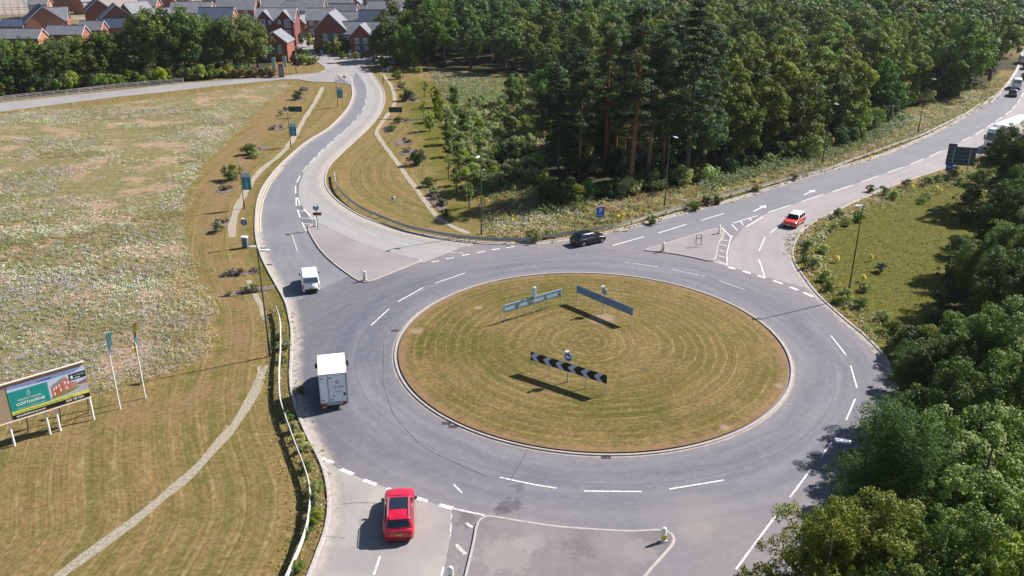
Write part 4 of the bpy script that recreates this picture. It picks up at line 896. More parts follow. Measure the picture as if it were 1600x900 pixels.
m = MB(); loft(m, [[(x, -w_, .45), (x, -w_, z*.6+.3), (x, -w_*.86, z), (x, w_*.86, z), (x, w_, z*.6+.3), (x, w_, .45)] for x, w_, z in ((3.42, .98, 2.15), (4.2, .98, 2.2), (4.75, .96, 1.5), (5.5, .92, 1.15), (5.75, .8, .8))]); m.build('cab', p_white, t, fix=True)
m = MB(); m.add([(4.23, -.80, 2.16), (4.23, .80, 2.16), (4.78, .86, 1.53), (4.78, -.86, 1.53)], [(0, 1, 2, 3)]); m.build('windscreen', glass_dark, t)
for y in (-1, 1):
    m = MB(); m.box(4.4, 4.52, min(y*1.12, y*1.32), max(y*1.12, y*1.32), 1.35, 1.75); m.tube([(4.45, y*.95, 1.5), (4.45, y*1.15, 1.5)], .03, 6); m.build('door_mirror', trim_black, t)
for x in (.95, 4.75):
    for y in (-.88, .88): wheel(t, x, y, .34, .24)
m = MB(); m.box(4.0, 4.2, -.3, .3, 3.0, 3.02)
# articulated lorry at the field corner
c_ = G(1545, 238); t = thing('heavy_lorry', 'white heavy lorry facing the camera half behind the roadside trees', 'lorry', (c_[0]+.6, c_[1]+.6, .045), R(-137))
m = MB(); loft(m, [[(x, -1.22, .45), (x, -1.24, 1.6), (x, -1.15, z), (x, 1.15, z), (x, 1.24, 1.6), (x, 1.22, .45)] for x, z in ((-2.0, 3.5), (-.4, 3.5), (0, 3.0), (.18, 1.7), (.2, .5))]); m.build('cab', p_white, t, fix=True)
m = MB(); m.add([(.03, -1.08, 2.95), (.03, 1.08, 2.95), (.20, 1.16, 1.75), (.20, -1.16, 1.75)], [(0, 1, 2, 3)]); m.build('windscreen', glass_dark, t)
m = MB(); m.box(.19, .24, -.75, .75, .75, 1.35); m.box(.19, .24, -1.15, 1.15, .35, .55); m.build('grille', trim_black, t)
m = MB(); m.box(-14.5, -2.6, -1.27, 1.27, 1.1, 3.9); m.build('trailer', p_white, t)
m = MB(); m.box(-14, -.2, -.9, .9, .6, 1.0); m.build('chassis', trim_black, t)
for x in (-.6, -3.4, -11, -12.3):
    for y in (-1.08, 1.08): wheel(t, x, y, .48, .3)
for y in (-1, 1):
    m = MB(); m.box(-.15, -.02, min(y*1.3, y*1.52), max(y*1.3, y*1.52), 1.7, 2.5); m.build('door_mirror', trim_black, t)
    m = MB(); m.box(.2, .25, min(y*.82, y*1.12), max(y*.82, y*1.12), .72, .95); m.build('headlight', clear_lens, t)

# ------------------------------------------------------------------ street furniture
def text_obj(txt, size, mat_, parent, loc, rot=(math.pi/2, 0, 0), bold=.0, align='LEFT', name='lettering', sx=1.0, th=.004):
    cu = bpy.data.curves.new('t', 'FONT'); cu.body = txt; cu.size = size; cu.extrude = th; cu.offset = bold; cu.align_x = align; cu.resolution_u = 2
    o = bpy.data.objects.new('t', cu); COL.objects.link(o); dg = bpy.context.evaluated_depsgraph_get(); dg.update()
    me = bpy.data.meshes.new_from_object(o.evaluated_get(dg)); bpy.data.objects.remove(o); me.materials.clear(); me.materials.append(mat_)
    n = link(name, me, parent); n.location = loc; n.rotation_euler = rot; n.scale = (sx, 1, 1); return n
def lamp_post(px, py, label, arm=(1, 0), h=9.6, mat_=dark_post, al=.9, world=None, name='street_lamp', head_len=.7):
    c = G(px, py) if world is None else np.array(world); t = thing(name, label, 'street lamp', c, math.atan2(arm[1], arm[0]), 'tall lamp columns around the junction')
    m = MB(); m.cyl(0, 0, 0, 1.4, .105, 10); m.tube([(0, 0, 1.4), (0, 0, 1.55), (0, 0, h)], [.105, .075, .045], 10); m.build('column', mat_, t)
    m = MB(); m.tube([(0, 0, h-.02), (al*.4, 0, h+.05), (al, 0, h+.06)], .03, 6); m.build('bracket_arm', mat_, t)
    m = MB(); m.add([(al-.05, -.10, h+.0), (al+head_len, -.17, h+.02), (al+head_len, .17, h+.02), (al-.05, .10, h+.0), (al-.05, -.09, h+.12), (al+head_len, -.15, h+.10), (al+head_len, .15, h+.10), (al-.05, .09, h+.12)],
                    [(0, 3, 2, 1), (4, 5, 6, 7), (0, 1, 5, 4), (1, 2, 6, 5), (2, 3, 7, 6), (3, 0, 4, 7)]); m.build('lamp_head', lampw, t)
    return t
lamp_post(422, 557, 'tall dark lamp column on the verge behind the guardrail near the box truck', (1, .1), al=.25)
lamp_post(1324, 467, 'black lamp column in the rough field right of the roundabout', (-1, -.2), al=.1)
lamp_post(752.5, 367, 'green lamp column on the grass behind the curved guardrail', (-.4, -1), mat_=green_post, al=.5)
lamp_post(1038, 326, 'lamp column among dock and white flowers beside the main road', (.5, -1), mat_=green_post)
lamp_post(1284, 259, 'lamp column in front of the birch wood', (.4, -1))
lamp_post(1434, 208, 'farthest lamp column beside the main road', (.5, -1))
lamp_post(0, 0, 'lamp whose pale head pokes from the dark pine by the roundabout', (-1, .25), world=(18.2, 37.2))
lamp_post(599, 130, 'small lamp column at the top of the estate path', (-1, 0), h=5.2)
# banner posts
def banner_post(px, py, lb, h=6.0, z1=5.0, z0=2.6, w=1.1, side=1, nm='banner_lamp', mt=dark_post, txt='HEATHY WOOD'):
    c = G(px, py); t = thing(nm, lb, 'banner lamp', c, 0, 'lamp columns carrying teal banners')
    m = MB(); m.cyl(0, 0, 0, 1.0, .09, 8); m.cyl(0, 0, 1.0, h, .06, 8, .04); m.build('column', mt, t)
    m = MB(); m.tube([(-.05, 0, h), (.4*side, 0, h+.03)], .05, 6); m.build('lamp_head', lampw, t)
    x0, x1 = (.10, .10+w) if side > 0 else (-.10-w, -.10)
    b = MB(); b.box(x0, x1, -.015, .015, z0, z1); bo = b.build('banner', teal, t)
    b = MB(); b.box(x0, x1, -.022, .022, z1-.45, z1); b.build('pale_top_band', teal_pale, bo)
    cx = (x0+x1)/2
    text_obj(txt, .42, shaded_white, bo, (cx+.15, -.022, z0+.15), (math.pi/2, -math.pi/2, 0), th=.003)
    m = MB(); m.tube([(0, 0, z1), (x1 if side > 0 else x0, 0, z1)], .02, 6); m.tube([(0, 0, z0), (x1 if side > 0 else x0, 0, z0)], .02, 6); m.build('banner_bracket', mt, t)
banner_post(382, 326, 'teal banner lamp nearest the roundabout beside the gravel drain', 6.0, 4.7, 2.55, 1.15)
banner_post(454.5, 230, 'teal banner lamp halfway up the verge beside the drain', 5.8, 3.9, 1.9, 1.05)
banner_post(528, 168, 'teal banner lamp inside the bend by the side road', 5.8, 4.0, 1.9, 1.05)
# guardrails
def guardrail(px, label, h=.72, gap=3.2, mt=galv, name='guardrail', timber=False):
    L = smooth(GL(px, h), .5); t = thing(name, label, 'guardrail', (L[0][0], L[0][1])); o0 = L[0]
    m = MB(); pr = [(-.035, .31), (-.035, .22), (.045, .17), (-.03, .09), (-.03, .06), (.045, -.0), (-.035, -.06)] if not timber else [(-.05, .14), (.05, .14), (.05, -.06), (-.05, -.06)]
    rings = []
    tg = np.gradient(L, axis=0); tg /= np.hypot(tg[:, 0], tg[:, 1])[:, None]; nn = np.c_[-tg[:, 1], tg[:, 0]]
    vs = [(p[0]-o0[0]+n_[0]*a, p[1]-o0[1]+n_[1]*a, h-.25+b) for p, n_ in zip(L, nn) for a, b in pr]; q = len(pr); fs = []
    for i in range(len(L)-1):
        for j in range(q-1 if not timber else q): fs.append((i*q+j, i*q+(j+1) % q, (i+1)*q+(j+1) % q, (i+1)*q+j))
    m.add(vs, fs); m.build('rail', mt, t)
    P = resample(L, gap)[:100]
    for i, p in enumerate(P):
        m = MB(); x, y = p-o0; m.box(x-.06, x+.06, y-.06, y+.06, 0, h-.03); m.build('post', mt if not timber else rail_wood, t)
guardrail([(431,478),(436,492),(438,510),(438,546),(436,576),(437,616),(443,640),(458,683),(475,727),(483,755),(484,784),(479,819),(466,857),(448,897),(425,950)], 'pale steel guardrail running down the left verge behind flowering weeds', .72, mt=plain('pale_guardrail', (.36, .36, .355), .5, .4))
guardrail([(522,268),(523,276),(526,287),(535,300),(560,320),(597,337),(635,351),(685,362),(735,369),(780,372),(820,372),(835,370)], 'curved grey steel guardrail on the inside of the estate bend')
guardrail([(845,368.5),(885,363),(925,357.5),(975,347.5),(1025,332.5),(1075,319),(1085,316),(1160,296),(1210,282.5),(1255,271)], 'long weathered guardrail between the main road and the wildflower verge', mt=plain('lichen_pale_rail', (.50, .46, .38), .7, .2))
guardrail([(1262,269),(1300,259),(1335,246),(1370,234),(1405,221),(1440,209),(1475,192.5),(1512,174),(1532,160)], 'far stretch of guardrail half buried in rough grass', mt=MATS['lichen_pale_rail'], h=.62)
# chevron boards on the island
def chevron(leg_px, face_front, label, disc_px, ztop=1.76, zbot=1.0, nchev=6, square=False, main_i=2):
    P = [G(x, y, .35) for x, y in leg_px]; a, b = P[0], P[-1]; d = b-a; L = float(np.hypot(*d)); ang = math.atan2(d[1], d[0])
    z0 = island_z(*((a+b)/2))-.02; t = thing('chevron_sign', label, 'chevron sign', (a[0], a[1], z0), ang)
    bd = MB(); bd.box(-.12, L+.12, -.03, .0, zbot, ztop); board = bd.build('board', black_paint if face_front else (sign_back if square else sign_back2), t)
    if face_front:
        hgt = ztop-zbot; n = nchev; pitch_ = (L+.24)/n
        for i in range(n):
            x = -.12+pitch_*(i+.02); w = .47; zc = (ztop+zbot)/2; k = .40
            m = MB(); y = -.034
            m.add([(x, y, zc), (x+k, y, ztop-.01), (x+k+w, y, ztop-.01), (x+w, y, zc), (x+k+w, y, zbot+.01), (x+k, y, zbot+.01)], [(0, 3, 2, 1), (0, 5, 4, 3)]); m.build('chevron', shaded_white, board)
    else:
        # the steel back: stiffening rails; the chevrons are on the far side
        m = MB()
        for z in (zbot+.12, ztop-.14): m.box(-.11, L+.11, -.055, -.031, z, z+.05)
        m.build('stiffening_rail', sign_back2 if not square else plain('mid_rail', (.12, .2, .3), .5), board)
        n = nchev; pitch_ = (L+.24)/n
        m = MB(); m.box(-.12, L+.12, .001, .006, zbot, ztop); m.build('black_face', black_paint, board)
        for i in range(n):
            x = -.12+pitch_*(i+.02); w = .47; zc = (ztop+zbot)/2; k = .40; y = .010; m = MB()
            m.add([(x+k+w, y, zc), (x+w, y, ztop-.01), (x, y, ztop-.01), (x+k, y, zc), (x, y, zbot+.01), (x+w, y, zbot+.01)], [(0, 1, 2, 3), (0, 3, 4, 5)]); m.build('chevron', shaded_white, board)
    for i, p in enumerate(P):
        s_ = float((p-a)@d/L)
        if i == main_i: continue
        m = MB(); m.cyl(s_, .04 if face_front else -.07, -.05, ztop-.03, .03, 8); m.build('leg', grey_post, t)
    s_ = float((P[main_i]-a)@d/L); yy = .07 if face_front else -.1
    m = MB(); m.cyl(s_, yy, -.05, .35, .075, 10); m.cyl(s_, yy, .35, ztop+1.0, .045, 10); m.build('signal_post', grey_post, t)
    if square:
        m = MB(); m.box(s_-.30, s_+.30, yy-.02, yy+.02+.06, ztop+.12, ztop+.86); o = m.build('sign_plate', sign_back, t)
    else:
        o = MB().disc_y(s_, yy-.06 if face_front else yy+.03, ztop+.52, .36, .03, 28).build('round_plate', sign_blue if face_front else sign_back, t)
    if face_front:
        m = MB(); y = yy-.066; zc = ztop+.52
        m.add([(s_-.26, y, zc), (s_-.06, y, zc+.17), (s_-.06, y, zc+.07), (s_+.24, y, zc+.07), (s_+.24, y, zc-.07), (s_-.06, y, zc-.07), (s_-.06, y, zc-.17)], [(0, 6, 1), (2, 1, 6), (2, 6, 5), (2, 5, 4), (2, 4, 3)]); m.build('arrow', white_paint, o)
        m = MB(); m.add([(s_+.345*math.cos(q), y, zc+.345*math.sin(q)) for q in np.linspace(0, 2*math.pi, 25)[:-1]]+[(s_+.325*math.cos(q), y, zc+.325*math.sin(q)) for q in np.linspace(0, 2*math.pi, 25)[:-1]], [(i, (i+1) % 24, 24+(i+1) % 24, 24+i) for i in range(24)]); m.build('white_rim', white_paint, o)
    m = MB(); m.tube([(s_, yy, ztop+1.0), (s_-.05, yy-.16, ztop+1.06)], [.06, .09], 8); m.box(s_-.18, s_+.02, yy-.3, yy-.02, ztop+.98, ztop+1.08); m.build('sign_lamp', lampw, t)
chevron([(831,580),(858,589),(886,598),(914,608),(945,617)], True, 'black board with six pale chevrons and a round blue arrow sign', None)
chevron([(788,504),(810,498),(832.6,490),(853.6,484),(875.6,477.5)], False, 'back of the long steel board left of centre, coloured sunlit pale, square plate above', None, square=True)
chevron([(902,472.5),(922.6,482),(943,490.4),(965,500),(986,508.5)], False, 'back of the long steel board coloured in shaded blue, round plate above', None)
# simple signs
def sign(name, label, px, py, h, face=None, cat='road sign', rot=0, plates=(), z0=0, twin=None, pm=grey_post, pr=.04, lamp=False):
    c = G(px, py, z0); t = thing(name, label, cat, (c[0], c[1], z0), rot)
    m = MB()
    for x in (twin or (0,)): m.cyl(x, 0, 0, h, pr, 8)
    m.build('post', pm, t)
    if lamp: m = MB(); m.tube([(0, 0, h), (0, -.2, h+.1)], .05, 6); m.box(-.12, .12, -.42, -.12, h+.05, h+.13); m.build('sign_lamp', lampw, t)
    return t
def ring(t, r, z, outer, inner, y=-.07, txt=None, tm=None):
    o = MB().disc_y(0, y, z, r, .03, 28).build('round_plate', outer, t); i = MB().disc_y(0, y-.008, z, r*.80, .01, 28).build('plate_centre', inner, o)
    if txt: text_obj(txt, r*1.05, tm or black_paint, o, (0, y-.014, z-r*.36), align='CENTER', bold=.006, th=.002)
    return o
pale_blue = plain('pale_blue_face', (.30, .36, .55), .4); pale_blue2 = plain('mid_blue_face', (.10, .20, .50), .4)
t = sign('speed_limit_sign', 'round pale blue speed sign above a dark red plate on the left splitter', 496.5, 358, 2.9, z0=.13, pm=dark_post, lamp=True); ring(t, .37, 2.72, plain('slate_blue_rim', (.12, .16, .30), .4), pale_blue, txt='40', tm=plain('blue_grey_digits', (.10, .14, .28), .5))
m = MB(); m.box(-.40, .62, -.06, -.03, 1.75, 2.12); o = m.build('supplementary_plate', plain('dark_red_plate', (.12, .012, .02), .5), t); m = MB(); m.box(.1, .58, -.065, -.061, 1.79, 2.08); m.build('red_panel', plain('bright_red_panel', (.35, .01, .02), .5), o)
t = sign('speed_limit_sign', 'round speed sign with dark rim on the left verge behind the grey cabinet', 386, 386, 3.4, lamp=True); ring(t, .36, 3.0, sign_blue and plain('dark_rim', (.10, .03, .07), .4), pale_blue2, txt='40', tm=pale_blue)
t = sign('speed_limit_sign', 'small white round sign on the mown grass behind the curved rail', 618, 337, 2.4, lamp=True); ring(t, .30, 2.1, plain('red_rim', (.5, .1, .1), .5), white_paint)
m = MB(); m.box(-.38, -.1, -.04, -.02, 2.1, 2.5); m.build('side_plate', black_paint, t)
t = sign('speed_limit_sign', 'grey round sign seen from behind at the mouth of the side road', 539, 137, 2.7); ring(t, .33, 2.4, grey_post, grey_post)
t = sign('parking_sign', 'blue parking sign on a thin post beside the main road guardrail', 937, 357, 2.75, rot=.25, pm=dark_post)
m = MB(); m.box(-.52, .48, -.07, -.04, 1.45, 2.75); o = m.build('sign_face', sign_blue, t); text_obj('P', .85, white_paint, o, (-.2, -.075, 2.02), bold=.01); text_obj('200 yards', .2, white_paint, o, (-.42, -.075, 1.62))
c_ = G(1477, 275); t = thing('direction_sign', 'tall dark grey back of a large road sign on two posts', 'road sign', (c_[0], c_[1], 0), R(-14))
for x in (.5, 2.7): m = MB(); m.cyl(x, -.12, 0, 4.3, .07, 8); m.build('post', galv, t)
m = MB(); m.box(-.35, 3.5, 0, .04, 1.7, 4.45); m.box(-.35, .8, 0, .04, 4.45, 4.85); o = m.build('sign_back', plain('weathered_sign_back', (.075, .09, .115), .7, .2), t)
m = MB(); [m.box(-.33, 3.48, -.045, 0, z, z+.06) for z in (2.0, 2.6, 3.2, 3.8, 4.3)]; m.build('stiffening_rail', sign_back2, o)
t = sign('parking_sign', 'small square blue sign below the big grey sign back', 1478, 277, 2.2, rot=.2); m = MB(); m.box(-.55, .55, -.26, -.23, 1.15, 2.2); o = m.build('sign_face', sign_blue, t)
m = MB(); m.box(-.3, .2, -.266, -.262, 1.5, 1.68); m.box(-.18, .1, -.266, -.262, 1.68, 1.8); m.build('white_symbol', pale_blue, o); t.children[0].location = (0, -.2, 0)
def dev_board(px, py, lb, wd=1.95, rot=0):
    c = G(px, py); t = thing('hoarding_board', lb, 'board', c, rot)
    for x in (0, wd): m = MB(); m.box(x-.05, x+.05, -.03, .07, 0, 2.1); m.build('post', wood_post, t)
    m = MB(); m.box(-.35, wd+.25, -.07, -.031, 1.15, 2.15); o = m.build('board_face', greenboard, t)
    m = MB(); m.box(wd*.55, wd+.2, -.075, -.071, 1.2, 2.1); m.build('navy_panel', plain('board_navy', (.008, .03, .06), .5), o)
    text_obj('HOMES', .2, pale_blue, o, (wd*.62, -.08, 1.55)); m = MB(); m.box(-.35, wd+.25, -.08, .0, 2.153, 2.2); m.build('top_cap', wood_post, t)
dev_board(611, 185, 'dark green board on pale timber posts at the inside bend of the estate road')
dev_board(455, 184, 'dark green and grey board on the left verge between two banner lamps', 1.95)
# grey cabinet
c_ = G(384, 387); t = thing('control_cabinet', 'grey blue control cabinet with pale top on the left verge', 'cabinet', c_, R(-5))
m = MB(); m.box(-.30, .30, -.22, .22, 0, 1.25); m.box(-.02, .02, -.226, -.22, .1, 1.15); m.build('cabinet_body', plain('cabinet_grey', (.11, .13, .17), .5), t)
m = MB(); m.box(-.34, .34, -.26, .26, 1.25, 1.36); m.build('lid', white_paint, t)
m = MB(); m.box(.32, 2.1, .1, .7, .01, .05); m.build('concrete_pad', cream, t)
# bollards
def bollard(px, py, lb, rot=0, z0=.13, plain_=False):
    c = G(px, py, z0); t = thing('traffic_bollard', lb, 'bollard', (c[0], c[1], z0), rot, 'white keep left bollards on the splitter islands')
    m = MB(); secs = []
    for z, k in ((0, 1), (.08, 1), (.10, .9), (.88, .86), (.97, .76), (1.03, .5), (1.05, .2)):
        secs.append([(.21*k*math.cos(a)*(1 if k > .6 else k), .12*k*math.sin(a), z) for a in np.linspace(0, 2*math.pi, 17)[:-1]])
    loft(m, secs); m.build('shell', white_paint, t, fix=True)
    m = MB(); m.box(-.24, .24, -.15, .15, 0, .09); m.build('base', grey_post, t)
    if not plain_: m = MB(); m.box(-.13, .13, -.118, -.100, .14, .50); m.build('yellow_panel', yellow, t)
    return t
bollard(570, 438, 'white bollard with yellow panel at the lower tip of the left splitter'); bollard(1036, 846, 'white bollard with yellow panel on the near splitter island', .35)
bollard(1036, 392, 'white bollard with yellow panel at the pointed west end of the right splitter', .1); bollard(1124, 364.5, 'white bollard with yellow panel at the east end of the right splitter', .9); bollard(492.5, 354, 'plain white bollard beside the speed sign on the left splitter', plain_=True)
t = bollard(704, 908, 'yellow topped bollard just entering the bottom edge of the picture', z0=.03); t.children[0].data = t.children[0].data.copy(); t.children[0].data.materials[0] = yellow
# empty sign frame
c_ = G(1091, 384.5, .13); t = thing('sign_frame', 'empty dark folding sign frame standing on the right splitter', 'sign frame', (c_[0], c_[1], .13), .1)
for s_ in (-1, 1):
    m = MB(); m.tube([(-.38, s_*.35, 0), (-.26, 0, 1.35)], .022, 6); m.tube([(.38, s_*.35, 0), (.26, 0, 1.35)], .022, 6)
    if s_ < 0:
        for z, a in ((1.35, 0), (1.0, .09), (.95, .1), (.3, .27)): m.tube([(-.26-.12*(1-z/1.35), -.35*(1-z/1.35), z), (.26+.12*(1-z/1.35), -.35*(1-z/1.35), z)], .02, 6)
    m.build('frame_leg', trim_black, t)
# flag poles
def flag(px, py, lb, cols, h, reach):
    c = G(px, py); t = thing('flag_pole', lb, 'flag pole', c, 0); m = MB(); m.cyl(0, 0, 0, h, .055, 8, .04); m.tube([(0, 0, h), (.45, .05, h+.02)], .02, 6); m.build('pole', white_paint, t)
    for j, (z0, z1, mt, w0, w1) in enumerate(cols):
        m = MB(); n = 8; vs = []
        for i in range(n+1):
            f = i/n; z = z1+(z0-z1)*f; w = w1*(1-f)**1.0+w0*f
            for u in (0, .33, .66, 1): vs.append((u*w*(1 if reach > 0 else -1), .06*math.sin(6*f+4*u), z+.12*u*(1-f)))
        m.add(vs, [(i*4+k, (i+1)*4+k, (i+1)*4+k+1, i*4+k+1) for i in range(n) for k in range(3)]); m.build('flag_cloth', mt, t)
flagteal = plain('flag_teal', (.28, .56, .60), .7)
flag(188, 639, 'white flagpole with furled teal flag nearest the billboard', [(4.6, 6.4, flagteal, .04, .55)], 6.45, 1)
flag(227.5, 622, 'white flagpole with furled rainbow coloured flag', [(5.4, 6.35, plain('flag_pink', (.8, .10, .14), .6), .1, .32), (4.6, 5.5, plain('flag_cyan', (.05, .35, .55), .6), .05, .22), (3.6, 4.9, plain('flag_orange', (.82, .36, .16), .6), -.02, -.2), (3.2, 4.4, plain('flag_yellow', (.8, .68, .14), .6), -.02, -.26), (5.5, 6.45, plain('flag_lime', (.6, .65, .05), .6), .2, .5)], 6.45, 1)
# billboard
a_, b_ = G(24, 698), G(148, 657); d = b_-a_; ang = math.atan2(d[1], d[0]); Lb = float(np.hypot(*d))
t = thing('billboard', 'large housing billboard on round white legs with timber surround', 'billboard', a_, ang); zb, zt = 2.0, 4.9; x0, x1 = -1.35, Lb+.10
for px, py in ((24, 698), (79.7, 680), (96, 675), (148, 657)):
    p = G(px, py)-a_; s_ = float(p@d/Lb); m = MB(); m.cyl(s_, .14, 0, zt-.2, .075, 10); m.build('leg', white_paint, t)
for s_ in (1.2, 3.4, 5.6): m = MB(); m.tube([(min(s_, Lb), 1.5, 0), (min(s_, Lb), .2, 2.6)], .05, 6); m.build('raking_strut', rail_wood, t)
m = MB(); m.box(x0, x1, 0, .06, zb, zt); m.build('timber_surround', plain('raw_plywood', (.36, .27, .19), .85, .1), t)
m = MB(); m.box(x0-.03, x1+.03, -.10, .07, zt+.002, zt+.05); m.build('capping', plain('pale_capping', (.55, .47, .40), .8), t); m = MB(); m.box(x0-.03, x1+.03, -.08, .07, zb-.05, zb-.002); m.build('bottom_batten', MATS['pale_capping'], t)
px0, px1, pz0, pz1 = .32, x1-.05, zb+.10, zt-.30; PW = px1-px0; PH = pz1-pz0
def pp(u0, u1, v0, v1, y, mt, nm, par=None):
    m = MB(); m.box(px0+u0*PW, px0+u1*PW, y, y+.012, pz0+v0*PH, pz0+v1*PH); return m.build(nm, mt, par or t)
def pq(pts, y, mt, nm, par): m = MB(); m.add([(px0+u*PW, y, pz0+v*PH) for u, v in pts], [tuple(range(len(pts)))]); return m.build(nm, mt, par)
po = pp(0, 1, 0, 1, -.02, plain('poster_sky', (.50, .58, .72), .5), 'poster')
ptl = plain('poster_teal', (.01, .27, .25), .5); pyl = plain('poster_yellow', (.62, .62, .14), .5); pbk = plain('poster_black', (.01, .01, .012), .5); pin = plain('poster_periwinkle', (.20, .26, .50), .5)
pq([(0, .93), (.0, 1), (.97, 1), (.85, .90), (.5, .88)], -.0215, pin, 'blue_roof_band', po)
text_obj('ST. MODWEN', .15, plain('poster_indigo', (.08, .10, .32), .5), po, (px0+.38*PW, -.023, pz0+.905*PH), bold=.004)
pp(0, .5, .23, .84, -.023, ptl, 'teal_panel', po); pp(0, 1, .12, .232, -.024, pyl, 'yellow_band', po); pp(0, 1, 0, .125, -.025, pbk, 'black_band', po)
pq([(.5, .235), (1, .235), (1, .50), (.85, .47), (.62, .36), (.5, .30)], -.0217, plain('poster_path', (.45, .42, .45), .6), 'printed_road', po)
pq([(.52, .26), (.52, .32), (.75, .42), (.92, .43), (.80, .33), (.62, .27)], -.0222, plain('poster_lawn', (.16, .24, .06), .6), 'printed_lawn', po)
pq([(.9, .46), (1, .46), (1, .60), (.9, .55), (.82, .50)], -.0221, plain('poster_far_houses', (.28, .15, .14), .6), 'printed_far_houses', po)
pq([(.53, .29), (.53, .60), (.68, .71), (.68, .37)], -.0226, plain('poster_brick_side', (.45, .12, .06), .6), 'printed_house_side', po)
pq([(.68, .37), (.68, .71), (.73, .83), (.79, .64), (.79, .40)], -.0227, plain('poster_brick_front', (.50, .17, .13), .6), 'printed_house_front', po)
pq([(.79, .40), (.79, .62), (.86, .60), (.86, .44)], -.0225, plain('poster_brick_wing', (.48, .22, .18), .6), 'printed_house_wing', po)
pq([(.52, .60), (.55, .68), (.73, .86), (.68, .715)], -.0228, plain('poster_roof', (.22, .24, .28), .6), 'printed_roof', po)
for u, v in ((.555, .5), (.59, .53), (.63, .56), (.555, .35), (.64, .42), (.71, .60), (.75, .58), (.72, .44)): pp(u, u+.018, v, v+.09, -.025, white_paint, 'printed_window', po)
pp(.78, 1.0, .66, .86, -.026, plain('poster_navy', (.008, .03, .05), .5), 'logo_panel', po)
text_obj('ST. MODWEN', .115, white_paint, po, (px0+.845*PW, -.029, pz0+.77*PH)); text_obj('HOMES', .12, white_paint, po, (px0+.845*PW, -.029, pz0+.69*PH), bold=.003)
pq([(.80, .70), (.80, .78), (.815, .82), (.83, .78), (.83, .70)], -.029, white_paint, 'logo_mark', po)
pq([(.235, .60), (.225, .68), (.25, .79), (.275, .68), (.262, .60)], -.026, teal_pale, 'leaf_mark', po); pq([(.24, .62), (.237, .67), (.25, .74), (.262, .67), (.257, .62)], -.0275, ptl, 'leaf_mark_inner', po)
cx = px0+.25*PW
text_obj('HEATHY WOOD', .20, white_paint, po, (cx, -.026, pz0+.50*PH), align='CENTER'); text_obj('COPTHORNE', .30, white_paint, po, (cx, -.026, pz0+.365*PH), align='CENTER', bold=.006)
text_obj('A Range of 2, 3, 4 & 5 Bedroom Homes', .112, white_paint, po, (cx, -.026, pz0+.265*PH), align='CENTER')
text_obj('Development, Hub & Showhomes Open Daily 10am - 5.30pm', .155, plain('poster_olive_text', (.30, .30, .07), .5), po, (px0+.03*PW, -.027, pz0+.15*PH), sx=1.0)
text_obj('stmodwenhomes.co.uk', .20, white_paint, po, (px0+.04*PW, -.028, pz0+.035*PH), bold=.005); text_obj('0330 128 9226', .20, white_paint, po, (px0+.68*PW, -.028, pz0+.035*PH), bold=.005)
# estate entrance boards
def tall_banner(px, py, lb):
    c = G(px, py); t = thing('feather_banner', lb, 'banner', c); m = MB(); m.box(-.08, .08, -.08, .08, 0, 4.6); m.build('post', wood_post, t)
    m = MB(); m.box(-.75, -.1, -.02, .02, 1.9, 4.6); m.build('banner', plain('mint_banner', (.10, .42, .40), .6), t)
tall_banner(432, 119.5, 'mint banner on a yellow post left of the entrance totem'); tall_banner(449, 117.5, 'mint banner on a yellow post right of the entrance totem')
c_ = G(440, 121); t = thing('entrance_totem', 'slate blue totem sign in an orange frame at the show home entrance', 'totem sign', c_)
m = MB(); m.box(-.6, .6, -.1, .1, 0, 3.2); o = m.build('totem_panel', clad, t); m = MB(); m.box(-.85, -.7, .12, .3, 0, 3.5); m.box(.7, .85, .12, .3, 0, 3.5); m.box(-.85, .85, .12, .3, 3.35, 3.5); m.build('orange_frame', plain('orange_frame', (.6, .22, .12), .6), t)
text_obj('WELCOME', .34, white_paint, o, (.15, -.11, .5), (math.pi/2, -math.pi/2, 0))
# post and rail fence on the far side of the side road
fl = resample(GL([(-60,163),(0,161),(57,154.5),(115,149),(172,142),(230,136),(287,131)]), 2.4); t = thing('paddock_fence', 'weathered post and rail fence along the side road in front of the trees', 'fence', fl[0]); o0 = fl[0]
for p in fl[:100]: m = MB(); q = p-o0; m.box(q[0]-.06, q[0]+.06, q[1]-.05, q[1]+.05, 0, 1.35); m.build('post', plain('grey_timber', (.38, .35, .32), .9), t)
for z in (.35, .68, 1.0, 1.25):
    m = MB(); n_ = len(fl)
    m.add([(p[0]-o0[0], p[1]-o0[1]+dy, z+dz) for p in fl for dy, dz in ((-.08, 0), (-.08, .1), (-.05, .1), (-.05, 0))], [(i*4+j, i*4+(j+1) % 4, (i+1)*4+(j+1) % 4, (i+1)*4+j) for i in range(n_-1) for j in range(4)]); m.build('rail', MATS['grey_timber'], t)
def small_fence(pts, lb, h=1.0, mt=rail_wood):
    L = resample(GL(pts), 1.8); t = thing('low_fence', lb, 'fence', L[0]); o0 = L[0]
    for p in L: m = MB(); q = p-o0; m.box(q[0]-.05, q[0]+.05, q[1]-.05, q[1]+.05, 0, h); m.build('post', mt, t)
    m = MB()
    for z in (h*.4, h*.8):
        for a, b in zip(L[:-1], L[1:]): m.tube([(*(a-o0), z), (*(b-o0), z)], .04, 5)
    m.build('rail', mt, t)
small_fence([(452,82),(463,88),(478,95),(492,102)], 'low timber fence beside the footway by the show home'); small_fence([(562,91),(578,91),(600,92)], 'dark timber rail in front of the parked cars', mt=dark_post)
for px, py, lb in [(503.5,92,'thin blue signpost at the left of the estate junction'),(548.5,91,'blue notice post on the right of the estate junction'),(607,121,'tiny lilac sign by the top of the estate path')]:
    t = sign('notice_post', lb, px, py+2, 2.6); m = MB(); m.box(-.3, .3, -.07, -.04, 1.9, 2.6); m.build('sign_face', pale_blue2, t)
